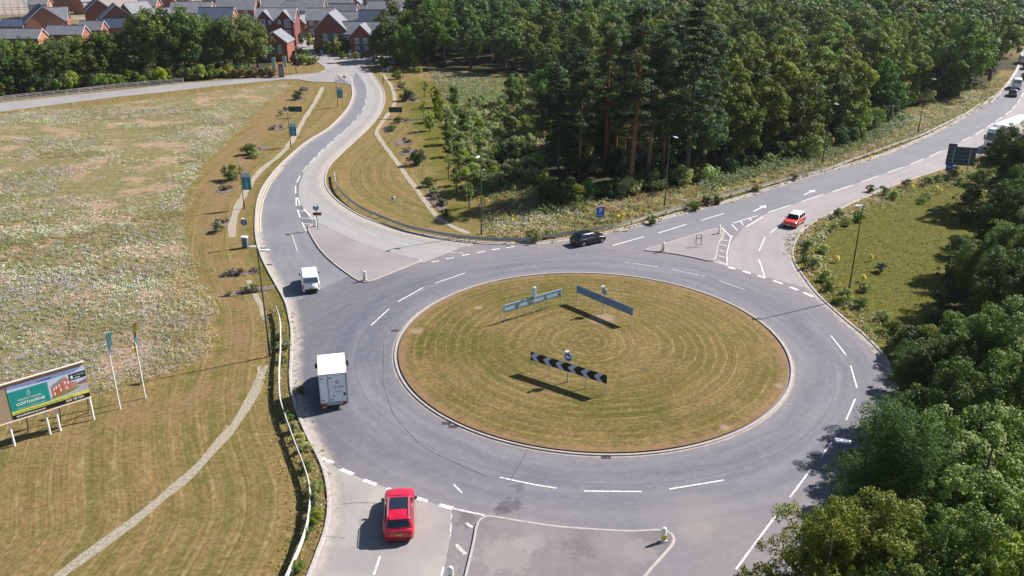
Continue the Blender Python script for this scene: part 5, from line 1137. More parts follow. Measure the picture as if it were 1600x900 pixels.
for px, py in [(498,93),(565,94),(513,93)]:
    c_ = G(px, py); t = thing('marker_post', {498:'short black post left of the estate road',565:'short black post right of the estate road',513:'thin black post in the middle of the estate junction'}[px], 'post', c_); MB().cyl(0, 0, 0, 1.1, .07, 8).build('shaft', trim_black, t)
c_ = G(728+64, 355); sg = None

# ------------------------------------------------------------------ trees
def unit(n, rs): v = rs.normal(size=(n, 3)); return v/np.linalg.norm(v, axis=1)[:, None]
def crown(rs, lobes, n, size, base, var=.22, tip=None, up=.35, flat=1.0, inner=.25):
    """leaf faces gathered on the outside of many lobes: (centre, radius, zscale)"""
    Cc = np.array([l[0] for l in lobes]); Rr = np.array([l[1] for l in lobes]); Zs = np.array([l[2] for l in lobes])
    w = Rr**2; k = rs.choice(len(lobes), n, p=w/w.sum()); u = unit(n, rs)
    u[:, 2] = np.where((u[:, 2] < -.3) & (rs.rand(n) < .5), -u[:, 2], u[:, 2])
    rad = Rr[k]*np.where(rs.rand(n) < inner, rs.rand(n)**.5, .82+.30*rs.rand(n)**1.5)
    P = Cc[k]+u*rad[:, None]*np.c_[np.ones(n), np.ones(n), Zs[k]]
    Nn = u+rs.normal(size=(n, 3))*.5; Nn[:, 2] += up
    lobe_v = 1+(rs.rand(len(lobes))-.5)*.35; lobe_h = rs.rand(len(lobes))
    c = np.array(base)[None]*lobe_v[k][:, None]*(1+(rs.rand(n, 1)-.5)*2*var)
    if tip is not None: f = ((lobe_h[k] > .6)*.5+(rs.rand(n) < .12)*.5)[:, None]; c = c*(1-f)+np.array(tip)[None]*f
    return P, Nn, size*(.65+.7*rs.rand(n)), c
def sprays(rs, lobes, per, rel, out=1.0, droop=0.0):
    """break each lobe into small twig clusters so that the crown has a ragged outline and gaps"""
    res = []
    for c, r, z in lobes:
        u = unit(per, rs); u[:, 2] = np.where(u[:, 2] < -.35, -u[:, 2], u[:, 2])
        for q in u:
            d = r*(.45+.75*rs.rand()**.7*out); p = np.array(c)+q*d*[1, 1, z]
            p[2] -= droop*r*rs.rand(); res.append((p, r*rel*(.55+.9*rs.rand()), .8+.5*rs.rand()))
    return res
def trunk_mesh(name, mat_, rs, h, r, limbs=(), lean=.25):
    m = MB(); n = 7; x = np.cumsum(np.r_[0, rs.normal(size=n-1)*lean*h*.02]); y = np.cumsum(np.r_[0, rs.normal(size=n-1)*lean*h*.02])
    z = np.linspace(-.2, h, n); m.tube([(x[i], y[i], z[i]) for i in range(n)], [r*(1-.8*i/(n-1))*(1.25 if i == 0 else 1) for i in range(n)], 8)
    for (p, z0) in limbs:
        b = np.array([np.interp(z0, z, x), np.interp(z0, z, y), z0]); e = np.array(p); mdl = (b+e)/2+np.array([0, 0, .15*np.linalg.norm(e-b)])*.6
        rr = r*.42*(1-.5*z0/h); m.tube([b, mdl, e], [rr, rr*.6, rr*.22], 5, cap=False)
    return m.mesh(name, mat_, True)
def broadleaf(seed, h, Rc, n, size, base, tip=None, low=.25, bk=None, slim=1.0, nl=34, lean=.25, var=.22, lr=.30, spr=None, droop=0.0):
    rs = np.random.RandomState(seed); lobes = []; zc = h*(low+(1-low)*.5); hz = h*(1-low)*.5
    for i in range(nl):
        u = unit(1, rs)[0]; rr = (.45+.5*rs.rand())
        c = np.array([u[0]*Rc*rr, u[1]*Rc*rr, zc+u[2]*hz*rr*.95]); k = Rc*lr*(.7+.7*rs.rand())
        c[2] = min(c[2], h-k*.7); lobes.append((c, k*slim, .85+.3*rs.rand()))
    lobes.append((np.array([0, 0, h-Rc*.3]), Rc*.32, 1))
    for i in range(8): a = rs.rand()*6.28; lobes.append((np.array([math.cos(a)*Rc*1.02, math.sin(a)*Rc*1.02, zc+(rs.rand()-.5)*hz]), Rc*.13, 1.1))
    L0 = lobes
    if spr: lobes = sprays(rs, lobes, spr[0], spr[1], 1.0, droop)
    P, Nn, S, c = crown(rs, lobes, n, size, base, var, tip, inner=.35)
    me = quads('crown', P, Nn, S, c, leaf, 'mesh', jit=rs)
    lobes = L0
    tm = trunk_mesh('trunk', bk or bark, rs, h*.8, .018*h+.04, [(l[0], max(h*.15, min(h*.7, l[0][2]-Rc*.5))) for l in lobes[:12]], lean)
    return tm, me
def pine(seed, h, Rc, n, size, base, low=.45, tip=None, spr=None, bk=None, dense=5):
    rs = np.random.RandomState(seed); lobes = []; lim = []; nz = 12
    for i in range(nz):
        f = i/(nz-1); z = h*(low+(1-low)*f*.97); rr = Rc*(1-.62*f**1.6)*(.75+.25*math.sin(i*2.1)); nb = dense if f < .85 else 3
        for j in range(nb):
            a = rs.rand()*6.28; d = rr*(.45+.55*rs.rand()); c = np.array([math.cos(a)*d, math.sin(a)*d, z+rs.normal()*.25]); lobes.append((c, Rc*(.20+.13*rs.rand()), .42)); lim.append((c-[0, 0, .2], z-.6))
    lobes.append((np.array([0, 0, h-.5]), Rc*.22, 1.1))
    if spr: lobes = sprays(rs, [(a_, b_*1.2, .8) for a_, b_, _ in lobes], spr[0], spr[1])
    P, Nn, S, c = crown(rs, lobes, n, size, base, .25, tip, up=.5, inner=.4)
    me = quads('crown', P, Nn, S, c, leaf, 'mesh', aspect=.5, jit=rs)
    # dead snags on the bare trunk
    for k in range(5): a = rs.rand()*6.28; z = h*(.25+.05*k); lim.append((np.array([math.cos(a)*Rc*.5, math.sin(a)*Rc*.5, z+.3]), z))
    return trunk_mesh('trunk', bk or bark_pine, rs, h*.97, .30 if bk is None else .2, lim, .15), me
def fir(seed, h, Rc, n, size, base, low=.2):
    rs = np.random.RandomState(seed); lobes = []; lim = []; nz = 16
    for i in range(nz):
        f = i/(nz-1); z = h*(low+(1-low)*f*.96); rr = Rc*(1-f)**.8+.3
        for j in range(6):
            a = rs.rand()*6.28
            for d in (.5, .95): c = np.array([math.cos(a)*rr*d, math.sin(a)*rr*d, z-.35*d*rr*.4]); lobes.append((c, Rc*.17, .5))
    lobes.append((np.array([0, 0, h-.4]), .5, 1.5))
    P, Nn, S, c = crown(rs, lobes, n, size, base, .22, None, up=.5, inner=.4)
    return trunk_mesh('trunk', bark, rs, h*.97, .32, lim, .05), quads('crown', P, Nn, S, c, leaf, 'mesh', aspect=.5, jit=rs)
def plant_tree(proto, name, label, cat, x, y, sc=1.0, group=None, rz=None, rsd=random.Random(5)):
    t = thing(name, label, cat, (x, y, 0), rsd.uniform(0, 6.28) if rz is None else rz, group)
    s_ = sc*rsd.uniform(.93, 1.07); t.scale = (s_*rsd.uniform(.92, 1.08), s_*rsd.uniform(.92, 1.08), s_)
    link('trunk', proto[0], t); link('crown', proto[1], t); return t
G_oak = (.066, .100, .034); G_birch = (.115, .145, .046); G_pine = (.036, .058, .034); G_dark = (.030, .048, .020); G_lime = (.15, .19, .035); G_silver = (.19, .21, .12); G_mid = (.075, .112, .032)
T_y = (.15, .15, .035)
# --- wood: prototypes of middling detail
oaks = [broadleaf(11+i, 13+i, 4.6, 9500, .21, G_oak if i % 2 else G_mid, T_y if i == 2 else None, low=.12, spr=(6, .45)) for i in range(4)]
birches = [broadleaf(31+i, 12.5+i*.8, 3.7, 11000, .165, G_birch, (.13, .12, .04), low=.18, bk=bark_birch, nl=38, lr=.28, spr=(5, .45), droop=.4) for i in range(4)]
pines = [pine(51+i, 20+1.2*i, 3.6, 9500, .19, G_pine, low=.42, tip=(.07, .085, .03)) for i in range(4)]
firs = [fir(71+i, 22+i*2, 4.0, 11000, .20, (.026, .045, .027), low=.28) for i in range(2)]
rsw = np.random.RandomState(9)
W_poly = wood_w
cand = []
def try_pts(n, x0, x1, y0, y1, sp, pts, inset=1.5):
    P = np.c_[rsw.uniform(x0, x1, n), rsw.uniform(y0, y1, n)]; s_ = sdf(W_poly, P[:, 0], P[:, 1])
    for (x, y), d in zip(P, s_):
        if d < inset or not in_view(x, y, 8, 50): continue
        dist = math.hypot(x, y); s2 = sp(dist, d)
        if all((x-a)**2+(y-b)**2 > s2*s2 for a, b, _ in pts[-900:]) : pts.append((x, y, d))
pts = []
try_pts(9000, -60, 190, 100, 300, lambda r, d: 4.8 if d < 14 else 6.6, pts)
near = len(pts)
try_pts(9000, -80, 330, 300, 560, lambda r, d: 8.2, pts)
pts.sort(key=lambda p: math.hypot(p[0], p[1]))
# forbid crowding: the named tall pines stand by hand
hand = []
def hand_tree(px, py, proto, name, label, cat, sc=1.0, **k):
    c = G(px, py); hand.append(c); return plant_tree(proto, name, label, cat, c[0], c[1], sc, **k)
hand_tree(985, 300, pines[3], 'pine_tree', 'tall pine with bare orange trunk standing at the wood edge left of the tallest fir', 'pine', 1.0)
hand_tree(1072, 284, firs[0], 'fir_tree', 'tallest dark fir with straight grey trunk at the wood edge by the main road', 'fir', 1.08)
hand_tree(1012, 288, pines[1], 'pine_tree', 'second orange trunked pine just right of the bare trunked one', 'pine', .92)
hand_tree(1034, 278, pines[2], 'pine_tree', 'slim pine between the orange trunked pines and the tallest fir', 'pine', .9)
hand_tree(905, 282, pines[0], 'pine_tree', 'pine with a curved dead branch in front of the dark wood', 'pine', .95)
hand_tree(945, 268, pines[2], 'pine_tree', 'broad crowned pine between the dead branch pine and the bare orange trunk', 'pine', 1.05)
hand_tree(872, 275, firs[1], 'fir_tree', 'black green fir at the dark western corner of the wood', 'fir', .62)
hand_tree(868, 215, firs[0], 'fir_tree', 'dark fir behind the corner fir', 'fir', .6)
hand_tree(1496, 150, oaks[1], 'oak_tree', 'large spreading oak at the road end of the birch wood', 'oak', 1.12)
hand_tree(1545, 128, oaks[3], 'oak_tree', 'large dark oak overhanging the lay-by at the far bend', 'oak', 1.08)
farP = []; cnt = {'oak': 0, 'birch': 0, 'pine': 0}; rr_ = random.Random(3)
for (x, y, d) in pts:
    if any((x-a[0])**2+(y-a[1])**2 < 9 for a in hand): continue
    px, py = to_px(x, y)
    if px < 1120 and y < 175: kind = 'pine' if rr_.random() < .6 else 'oak'
    elif px < 900: kind = 'oak' if rr_.random() < .72 else 'pine'
    elif 1120 <= px < 1480: kind = 'birch' if rr_.random() < .85 else 'oak'
    else: kind = 'oak' if rr_.random() < .55 else 'birch'
    edge_w = px < 930 and d < 12 and y > 120
    dist = math.hypot(x, y)
    if dist > 262 or sum(cnt.values()) > 330: farP.append((x, y, kind)); continue
    cnt[kind] += 1
    edge = d < 7
    if kind == 'pine': plant_tree(rr_.choice(pines), 'pine_tree', 'dark green pine among the tall trees west of the birch wood', 'pine', x, y, rr_.uniform(.68, .92)*(.62 if edge_w else 1), 'pines in the dark western part of the wood')
    elif kind == 'birch':
        if edge: plant_tree(rr_.choice(birches), 'birch_tree', 'thin stemmed birch in the front rank of the wood facing the main road', 'birch', x, y, rr_.uniform(.72, .95), 'birches in the front rank of the wood')
        else: plant_tree(rr_.choice(birches), 'birch_tree', 'yellow green birch crown inside the wood behind the front rank', 'birch', x, y, rr_.uniform(.85, 1.08), 'birches inside the wood')
    else:
        if px < 820: plant_tree(rr_.choice(oaks), 'oak_tree', 'dark oak in the shaded wood behind the white flowered clearing', 'oak', x, y, rr_.uniform(.85, 1.1), 'oaks behind the clearing')
        else: plant_tree(rr_.choice(oaks), 'oak_tree', 'rounded mid green oak crown standing among the birches and pines', 'oak', x, y, rr_.uniform(.75, 1.0)*(.7 if edge_w else 1), 'oaks among the birches and pines')
print('wood trees', cnt, 'far', len(farP))
# the far wood, one mass
rs = np.random.RandomState(77); PP, NN, SS, CC = [], [], [], []
for (x, y, kind) in farP:
    hgt = {'oak': 13, 'birch': 13.5, 'pine': 16}[kind]*rs.uniform(.8, 1.1); Rc = {'oak': 5.0, 'birch': 4.0, 'pine': 3.8}[kind]*rs.uniform(.9, 1.2)
    base = np.array({'oak': G_oak, 'birch': G_birch, 'pine': G_pine}[kind])*rs.uniform(.9, 1.7)*np.array([rs.uniform(.85, 1.2), 1, 1])
    lobes = []
    for i in range(16):
        u = unit(1, rs)[0]; lobes.append((np.array([x+u[0]*Rc*.7, y+u[1]*Rc*.7, hgt*.66+u[2]*hgt*.25]), Rc*.40, 1))
    n = int(1500 if y < 360 else 900); P, Nn, S, c = crown(rs, lobes, n, .46 if y < 360 else .6, base, .22)
    PP.append(P); NN.append(Nn); SS.append(S); CC.append(c)
if PP:
    o = quads('far_woodland', np.vstack(PP), np.vstack(NN), np.hstack(SS), np.vstack(CC), leaf_still); tag(o, 'far mass of mixed woodland canopy filling the top of the picture', 'woodland', kind='stuff')
# --- understorey along the wood edge, bushes, scrub
bush_p = [broadleaf(91+i, 2.4, 1.5, 2600, .085, c_, t_, low=.02, nl=14, lean=.1) for i, (c_, t_) in enumerate([(G_lime, None), (G_mid, T_y), (G_dark, None), (G_silver, None), ((.14, .175, .065), (.28, .28, .17))])]
young_p = [broadleaf(101+i, 5.5, 1.5, 4200, .10, c_, None, low=.08, nl=22, lean=.1) for i, c_ in enumerate([G_lime, G_mid, (.07, .10, .035)])]
def bush(px, py, k, sc, label, name='bush', cat='bush', group=None, z=None): c = G(px, py); return plant_tree(bush_p[k], name, label, cat, c[0], c[1], sc, group)
def young(px, py, k, sc, label, group=None): c = G(px, py); return plant_tree(young_p[k], 'young_tree', label, 'tree', c[0], c[1], sc, group)
L = smooth(GL([(800,262),(870,322),(925,316),(980,312),(1080,292),(1150,272),(1220,254),(1290,241),(1350,215),(1400,181),(1460,160),(1500,151)]), 2.3)
for i, p in enumerate(L):
    q = p+rsw.normal(size=2)*.8+np.array([-.6, 1.6]); plant_tree(bush_p[rr_.choice([1, 2, 2, 4])], 'undergrowth_bush', 'low dark bush growing under the front trees of the wood', 'bush', q[0], q[1], rr_.uniform(.7, 1.5), 'bushes along the foot of the wood')
for (x, y) in [(p[0], p[1]) for p in pts if p[2] < 18 and p[1] < 200][:150]:
    plant_tree(bush_p[rr_.choice([1, 2, 4])], 'undergrowth_bush', 'shaded bush between the trunks inside the wood edge', 'bush', x+rr_.uniform(-2, 2), y+rr_.uniform(-2, 2), rr_.uniform(1.0, 2.6), 'bushes between the trunks')
for a in [(680,168,0,.75,'yellow green saplings in the upper clump along the mown grass edge'),(688,190,0,.8,'yellow green sapling clump just below the upper one'),(672,205,0,.7,'bright yellow green bushy sapling beside the mulch beds'),(700,225,1,.7,'mid green young tree at the lower end of the sapling row'),(708,170,2,.8,'blue green willow by the white flowered clearing'),(722,205,2,.65,'grey green willow below the clearing'),(800,168,1,1.25,'tall fresh green bush where the clearing meets the dark wood'),(795,215,1,.8,'green thicket at the foot of the dark wood'),(812,160,0,1.0,'light green young tree behind the tall fresh green bush'),(850,318,1,.55,'bright green sapling at the shaded corner of the wood'),(868,322,0,.5,'light green sapling right of the shaded corner'),(700,245,2,.5,'small green tree on the edge of the scrub'),(711,290,2,.45,'thin green sapling beside the first staked tree')]: young(*a)
scr = GL([(692,178),(725,165),(800,158),(835,185),(842,262),(835,300),(790,312),(760,318),(728,290),(706,240)])
n_s = 0
for i in range(900):
    x = rsw.uniform(scr[:, 0].min(), scr[:, 0].max()); y = rsw.uniform(scr[:, 1].min(), scr[:, 1].max())
    if sdf(scr, np.array([x]), np.array([y]))[0] > 0 and n_s < 190:
        n_s += 1; plant_tree(bush_p[rr_.choice([0, 1, 3, 3, 4, 4])], 'scrub_bush', 'light green scrub bush in the thicket left of the dark wood', 'bush', x, y, rr_.uniform(.4, .85), 'bushes of the light green thicket')
# shrubs on the mulch beds
mulch_p = [broadleaf(181+i, .55, .45, 260, .06, c_, None, low=.02, nl=6, lean=.1) for i, c_ in enumerate([(.16, .12, .13), (.13, .13, .07)])]
for a in [(478,143,1,.0,''),]: pass
SH = [(466,156,2,.75,'round dark shrub on the second mulch bed of the left verge'),(390,242,1,.8,'low spreading shrub left half of the long bed on the left verge'),(400,246,4,.65,'grey shrub on the right half of the long bed of the left verge'),(364,281,1,.95,'big round green shrub behind the nearest banner lamp'),(345,362,3,.55,'thin grey shrub at the lowest bed of the left verge'),(622,124,1,.95,'round shrub at the top of the estate lawn'),(635,158,2,.95,'dark round shrub on the bed beyond the green board'),(628,140,3,.6,'grey flowering shrub above the dark round shrub'),(650,257,2,.95,'dark green bush with long shadow beside the long mulch bed'),(612,205,1,.5,'low brown green plants on the bed right of the path'),(622,192,1,.5,'low plants behind the green board'),(670,292,1,.6,'green plants at the upper end of the long mulch bed'),(678,305,3,.45,'purple grey plants in the middle of the long mulch bed'),(690,322,3,.4,'purple plants near the lower end of the long mulch bed'),(697,338,1,.45,'green tuft at the lower tip of the long mulch bed'),(396,452,1,.3,'thin plants on the mulch strip by the gravel drain'),(440,180,3,.4,'grey twiggy plants below the dark green and grey board')]
for a in SH: bush(*a[:4], a[4], 'shrub', 'shrub')
for i, (c, a, b, rot, py) in enumerate(BEDS):
    for j in range(5 if b < 3 else 12):
        t_ = rr_.uniform(0, 6.28); q = rr_.uniform(.1, .85); u_ = np.array([math.cos(t_)*a*q, math.sin(t_)*b*q]); cr, sr = math.cos(R(rot)), math.sin(R(rot))
        plant_tree(mulch_p[(i+j) % 2], 'bed_plant', 'low purple grey plant on one of the bark mulch beds', 'plant', c[0]+u_[0]*cr-u_[1]*sr, c[1]+u_[0]*sr+u_[1]*cr, rr_.uniform(.7, 1.3), 'low plants on the mulch beds')
def staked(px, py, lb, h=3.6):
    c = G(px, py); t = plant_tree(sap[0], 'staked_tree', lb, 'young tree', c[0], c[1], h/3.6)
    for dx, dy in ((-.35, 0), (.35, 0), (0, .35)): m = MB(); m.cyl(dx, dy, 0, 1.3, .045, 6); m.build('stake', wood_post, t)
sap = [broadleaf(121, 3.6, .8, 420, .09, G_mid, None, low=.35, nl=10, lean=.1)]
for a in [(701,279,'staked sapling highest on the slope by the thicket'),(714,302,'staked sapling second from the top by the thicket'),(733,324,'staked sapling nearest the green lamp column'),(664,152,'sapling with a thin shadow at the top of the estate lawn'),(700,214,'sapling casting a shadow below the bright yellow green bush'),(662,186,'sapling in the middle of the estate lawn')]: staked(*a)
# flowering weeds along the left guardrail
wi = 0
for px, py, k, s_ in [(446,545,3,.42),(445,566,1,.35),(450,655,1,.4),(462,675,3,.4),(468,690,4,.35),(480,735,1,.4),(492,770,4,.5),(494,790,3,.5),(492,815,0,.45),(478,840,1,.35),(463,893,1,.4),(470,615,1,.3),(478,706,3,.4),(500,762,3,.3),(438,530,1,.3)]:
    wi += 1; c = G(px, py); plant_tree(bush_p[k], 'roadside_weed', 'flowering weed clump between the left guardrail and the kerb', 'weed clump', c[0], c[1], s_*.8, 'weed clumps along the left guardrail')
for px, py, k, s_ in [(835,377,4,.7),(855,372,1,.4),(1020,350,1,.5),(1085,329,1,.55),(1105,322,2,.5),(1120,319,1,.5),(1180,300,1,.4),(1240,282,3,.4)]:
    c = G(px, py); plant_tree(bush_p[k], 'roadside_weed', 'green weed clump in front of the main road guardrail', 'weed clump', c[0], c[1], s_, 'weed clumps along the main road guardrail')
for px, py, k, s_ in [(1262,392,3,.55),(1270,420,3,.6),(1290,440,4,.6),(1310,340,3,.55),(1320,352,4,.6),(1305,360,3,.5),(1340,345,1,.6),(1380,305,3,.6),(1395,310,4,.6),(1450,290,3,.6),(1465,285,4,.6),(1490,275,1,.7),(1500,288,3,.5),(1378,425,3,.5),(1285,395,4,.5),(1258,410,1,.5),(1320,470,4,.6),(1345,480,1,.55),(1350,455,4,.45),(1295,455,1,.5),(1310,475,1,.4),(1380,500,4,.5),(1395,520,1,.6),(1415,535,4,.7),(1400,545,1,.6),(1360,300,1,.5),(1415,292,3,.5),(1446,312,4,.6),(1440,318,0,.4)]:
    c = G(px, py); plant_tree(bush_p[k], 'field_weed', 'pale flowering weed clump in the rough field right of the roundabout', 'weed clump', c[0], c[1], s_*.9, 'weed clumps in the rough field')
# --- tree belt on the left behind the side road
belt = [broadleaf(141+i, 12, 4.2, 14000, .16, c_, None, low=.06, nl=40, spr=(7, .42)) for i, c_ in enumerate([G_oak, G_mid, (.068, .092, .026)])]
xs_ = [(5,150,.75,0),(22,146,.8,1),(40,148,.7,0),(62,144,.85,2),(85,142,.92,1),(104,140,.85,0),(122,137,.9,2),(140,135,.85,0),(158,134,.95,0),(178,132,.98,1),(200,130,1.0,0),(222,128,1.05,0),(243,126,1.25,1),(265,124,1.3,2),(288,122,1.3,1),(308,120,1.2,1),(326,119,1.0,0),(348,118,1.15,0),(368,116,1.15,2),(388,114,1.1,2),(403,108,1.0,0)]
for i, (px, py, s_, k) in enumerate(xs_):
    c = G(px, py); plant_tree(belt[k], 'broadleaf_tree', 'leafy tree in the front row of the belt behind the side road fence' if i < 12 else 'tall leafy tree in the right half of the belt below the estate roofs', 'tree', c[0]+rr_.uniform(-1, 1), c[1]+1.5, s_, 'front belt trees' if i < 12 else 'tall belt trees')
for i, (px, py) in enumerate([(15,130),(50,128),(90,124),(130,120),(170,116),(210,112),(250,108),(290,104),(330,102),(365,100)]):
    c = G(px, py); plant_tree(belt[i % 3], 'broadleaf_tree', 'leafy tree in the back row of the belt below the garages', 'tree', c[0], c[1], .8 if px < 200 else 1.0, 'back row belt trees')
for i in range(30):
    px = i*13+4; c = G(px, 157-px*.088+rr_.uniform(-3, 0)-4); plant_tree(bush_p[rr_.choice([1, 1, 2, 0])], 'hedge_bush', 'low bush at the foot of the tree belt behind the fence', 'bush', c[0], c[1], rr_.uniform(.9, 1.7), 'bushes at the foot of the belt')
# --- trees at the estate junction
for px, py, s_, pr, lb in [(604,96,.85,oaks[0],'dark tree right of the corner house'),(598,78,.9,belt[0],'tree in front of the house with the orange end wall'),(622,103,.72,belt[1],'bushy tree at the right of the estate junction'),(640,106,.8,belt[2],'grey green tree at the right of the estate junction nearest the clearing'),(636,80,1.0,belt[1],'tall light green tree behind the junction trees'),(655,90,1.05,pines[1],'dark pine beside the tall light green tree'),(675,92,1.1,oaks[1],'oak at the west end of the dark wood'),(612,60,1.0,belt[2],'tree reaching the top edge right of the dark slate roof'),(665,66,1.1,belt[0],'tall tree at the top edge beside the last estate house'),(590,88,.55,belt[0],'small dark tree against the corner house')]:
    c = G(px, py); plant_tree(pr, 'broadleaf_tree' if pr not in pines else 'pine_tree', lb, 'tree', c[0], c[1], s_)
for px, py, s_, k, lb in [(497,83,.9,0,'round young street tree beside the drive'),(512,86,.75,1,'little street tree left of the broad gable'),(527,86,.9,0,'street tree in front of the broad gable'),(540,84,.9,1,'street tree between the broad gable and the corner house'),(484,74,.75,0,'street tree by the white parked car'),(472,72,.7,1,'street tree beside the twin gabled house'),(623,106,.85,1,'narrow upright young tree at the top of the estate lawn'),(646,108,.75,0,'narrow light green tree at the top of the estate lawn')]:
    c = G(px, py); plant_tree(young_p[k], 'street_tree', lb, 'tree', c[0], c[1], s_)
for px, py, k, s_ in [(455,92,1,1.0),(462,97,4,1.0),(470,101,1,.9),(476,97,4,.9),(484,101,1,.8),(463,86,1,.9),(494,96,4,.7),(521,77,0,.7),(535,92,1,.8),(545,92,4,.7),(556,92,1,.8),(500,74,1,.7),(600,105,1,.9),(590,101,2,.9)]:
    c = G(px, py); plant_tree(bush_p[k], 'garden_bush', 'leafy garden bush along the footways of the estate entrance', 'bush', c[0], c[1], s_, 'bushes along the estate footways')
pur = broadleaf(161, 5, .95, 1800, .13, (.05, .018, .022), None, low=.2, nl=16, lean=.1); c = G(463, 114); plant_tree(pur, 'purple_tree', 'narrow purple leaved tree beside the entrance totem', 'tree', c[0], c[1], 1.1)
brn = broadleaf(163, 2.4, 1.6, 1500, .15, (.12, .08, .05), G_mid, low=.02, nl=14, lean=.1)
for i, px in enumerate(range(365, 432, 9)): c = G(px, 121.5-i*.2); plant_tree(brn, 'hedge_bush', 'brownish hedge bush on the verge left of the entrance totem', 'bush', c[0], c[1], .85, 'brown hedge bushes left of the totem')
for px, py, k, s_ in [(478,88,1,.8),(484,95,3,.7),(470,84,1,.7),(490,100,1,.7),(550,88,1,.7),(556,84,1,.8),(610,112,3,.6),(625,112,4,.6),(640,113,3,.6),(655,114,4,.6),(596,97,1,.7)]:
    c = G(px, py); plant_tree(bush_p[k], 'garden_bush', 'small garden bush around the estate junction', 'bush', c[0], c[1], s_, 'garden bushes at the estate junction')

# --- big near trees on the right
near_pine = pine(201, 11.5, 3.7, 90000, .060, (.040, .075, .024), low=.06, tip=(.065, .10, .035), spr=(9, .36), bk=bark, dense=8)
near_birch = broadleaf(203, 11, 3.9, 80000, .052, (.105, .12, .022), (.13, .125, .04), low=.05, bk=bark_birch, nl=60, lr=.24, spr=(12, .30), droop=.5)
near_silver = broadleaf(205, 11, 3.8, 52000, .075, (.075, .112, .036), (.20, .23, .13), low=.05, nl=55, lr=.24, var=.35, spr=(11, .34))
near_green = broadleaf(207, 10.5, 3.9, 66000, .062, (.06, .10, .020), (.10, .13, .03), low=.04, nl=55, lr=.24, spr=(11, .34))
near_dark = broadleaf(209, 10.5, 4.0, 56000, .068, (.036, .062, .022), (.07, .085, .03), low=.04, nl=50, lr=.25, spr=(11, .34))
near_lime = broadleaf(211, 10, 3.6, 66000, .06, (.11, .145, .018), (.14, .16, .03), low=.04, nl=50, lr=.24, spr=(11, .34))
NT = [(1398,738,8,near_pine,1.0,'pine_tree','blue green pine leaning over the road with the lamp head in front'),
 (1292,894,7,near_birch,.90,'birch_tree','olive birch at the bottom reaching out over the road'),(1392,880,6.5,near_birch,.92,'birch_tree','yellow green birch right of the bottom roadside one'),
 (1545,735,8,near_silver,1.0,'whitebeam_tree','silvery leaved tree right of the blue green pine'),(1545,830,8,near_silver,1.0,'whitebeam_tree','silvery leaved tree in the lower right behind the bright green one'),
 (1480,905,7,near_green,.95,'maple_tree','bright green tree at the bottom edge'),(1590,905,8,near_lime,1.0,'maple_tree','yellow green tree in the bottom right corner'),
 (1500,640,6.5,near_dark,.95,'oak_tree','dark oak shading the road edge above the pine'),(1590,620,8,near_green,1.0,'maple_tree','rounded green tree at the right edge above the silvery one'),
 (1465,590,5,near_dark,.72,'oak_tree','low dark tree spilling over the kerb at the end of the field'),(1440,645,4.5,near_dark,.62,'oak_tree','small dark tree between the kerb and the blue green pine'),
 (1530,545,7,near_green,.92,'maple_tree','mid green tree at the lower corner of the field'),(1600,520,8,near_silver,.9,'whitebeam_tree','grey green tree on the right edge beside the field corner'),
 (1585,450,7,near_dark,.95,'oak_tree','dark tree right of the field with deep shade below'),(1560,395,6,near_green,.8,'maple_tree','green tree halfway along the field edge'),
 (1610,370,7,near_silver,.9,'whitebeam_tree','pale leaved tree halfway along the field edge at the right'),(1590,330,7,near_dark,.9,'oak_tree','dark tree above the pale leaved one'),
 (1600,285,7,near_green,.85,'maple_tree','green tree behind the grass corner by the lorry'),(1583,262,5,near_dark,.62,'oak_tree','low dark tree beside the lorry shadow'),
 (1598,232,8,near_dark,1.12,'oak_tree','tree hiding the back of the white lorry'),(1625,250,7,near_green,1.0,'maple_tree','tree behind the one that hides the lorry')]
for px, py, z, pr, s_, nm, lb in NT:
    c = G(px, py, z); plant_tree(pr, nm, lb, 'tree', c[0], c[1], s_)
ex = 0
for i in range(400):
    x, y = rsw.uniform(20, 110), rsw.uniform(26, 140)
    dC = float(dline(C, np.array([x]), np.array([y]))[0])
    line_ = 42+(y-60)*.42 if y > 60 else 0
    if dC < 9 or x < line_+6 or sdf(road_poly, np.array([x]), np.array([y]))[0] > -8: continue
    if y > 105 and x < 58+(y-100)*.75+6: continue
    if any((x-a)**2+(y-b)**2 < 30 for a, b in [(o.location.x, o.location.y) for o in SC.objects if o.type == 'EMPTY' and o.get('category') == 'tree' and o.location.y < 150 and o.location.x > 0]): continue
    if not in_view(x, y, 6, 200) or ex > 32: continue
    ex += 1; plant_tree(rr_.choice([near_green, near_dark, near_silver, near_dark]), 'roadside_tree', 'tree deeper in the belt along the right edge behind the named front trees', 'tree', x, y, rr_.uniform(.75, 1.0), 'deeper trees of the right hand belt')
# undergrowth at the kerb on the right
for px, py, k, s_ in [(1415,560,1,.9),(1430,575,2,1.0),(1420,610,2,1.1),(1430,560,2,1.1),(1450,540,1,.9),(1465,520,2,.9),(1480,480,2,1.0),(1490,440,2,1.0),(1500,400,2,1.0),(1505,350,2,1.0),(1510,320,2,1.1),(1530,290,1,1.0),(1545,275,2,1.0),(1380,700,2,1.1),(1350,760,2,1.2),(1415,655,2,1.2)]:
    c = G(px, py); plant_tree(bush_p[k], 'undergrowth_bush', 'dark bush at the foot of the right hand tree belt', 'bush', c[0], c[1], s_, 'bushes at the foot of the right hand belt')

for pr in (near_pine, near_birch, near_silver, near_green, near_dark, near_lime): pr[1].materials[0] = leaf_near

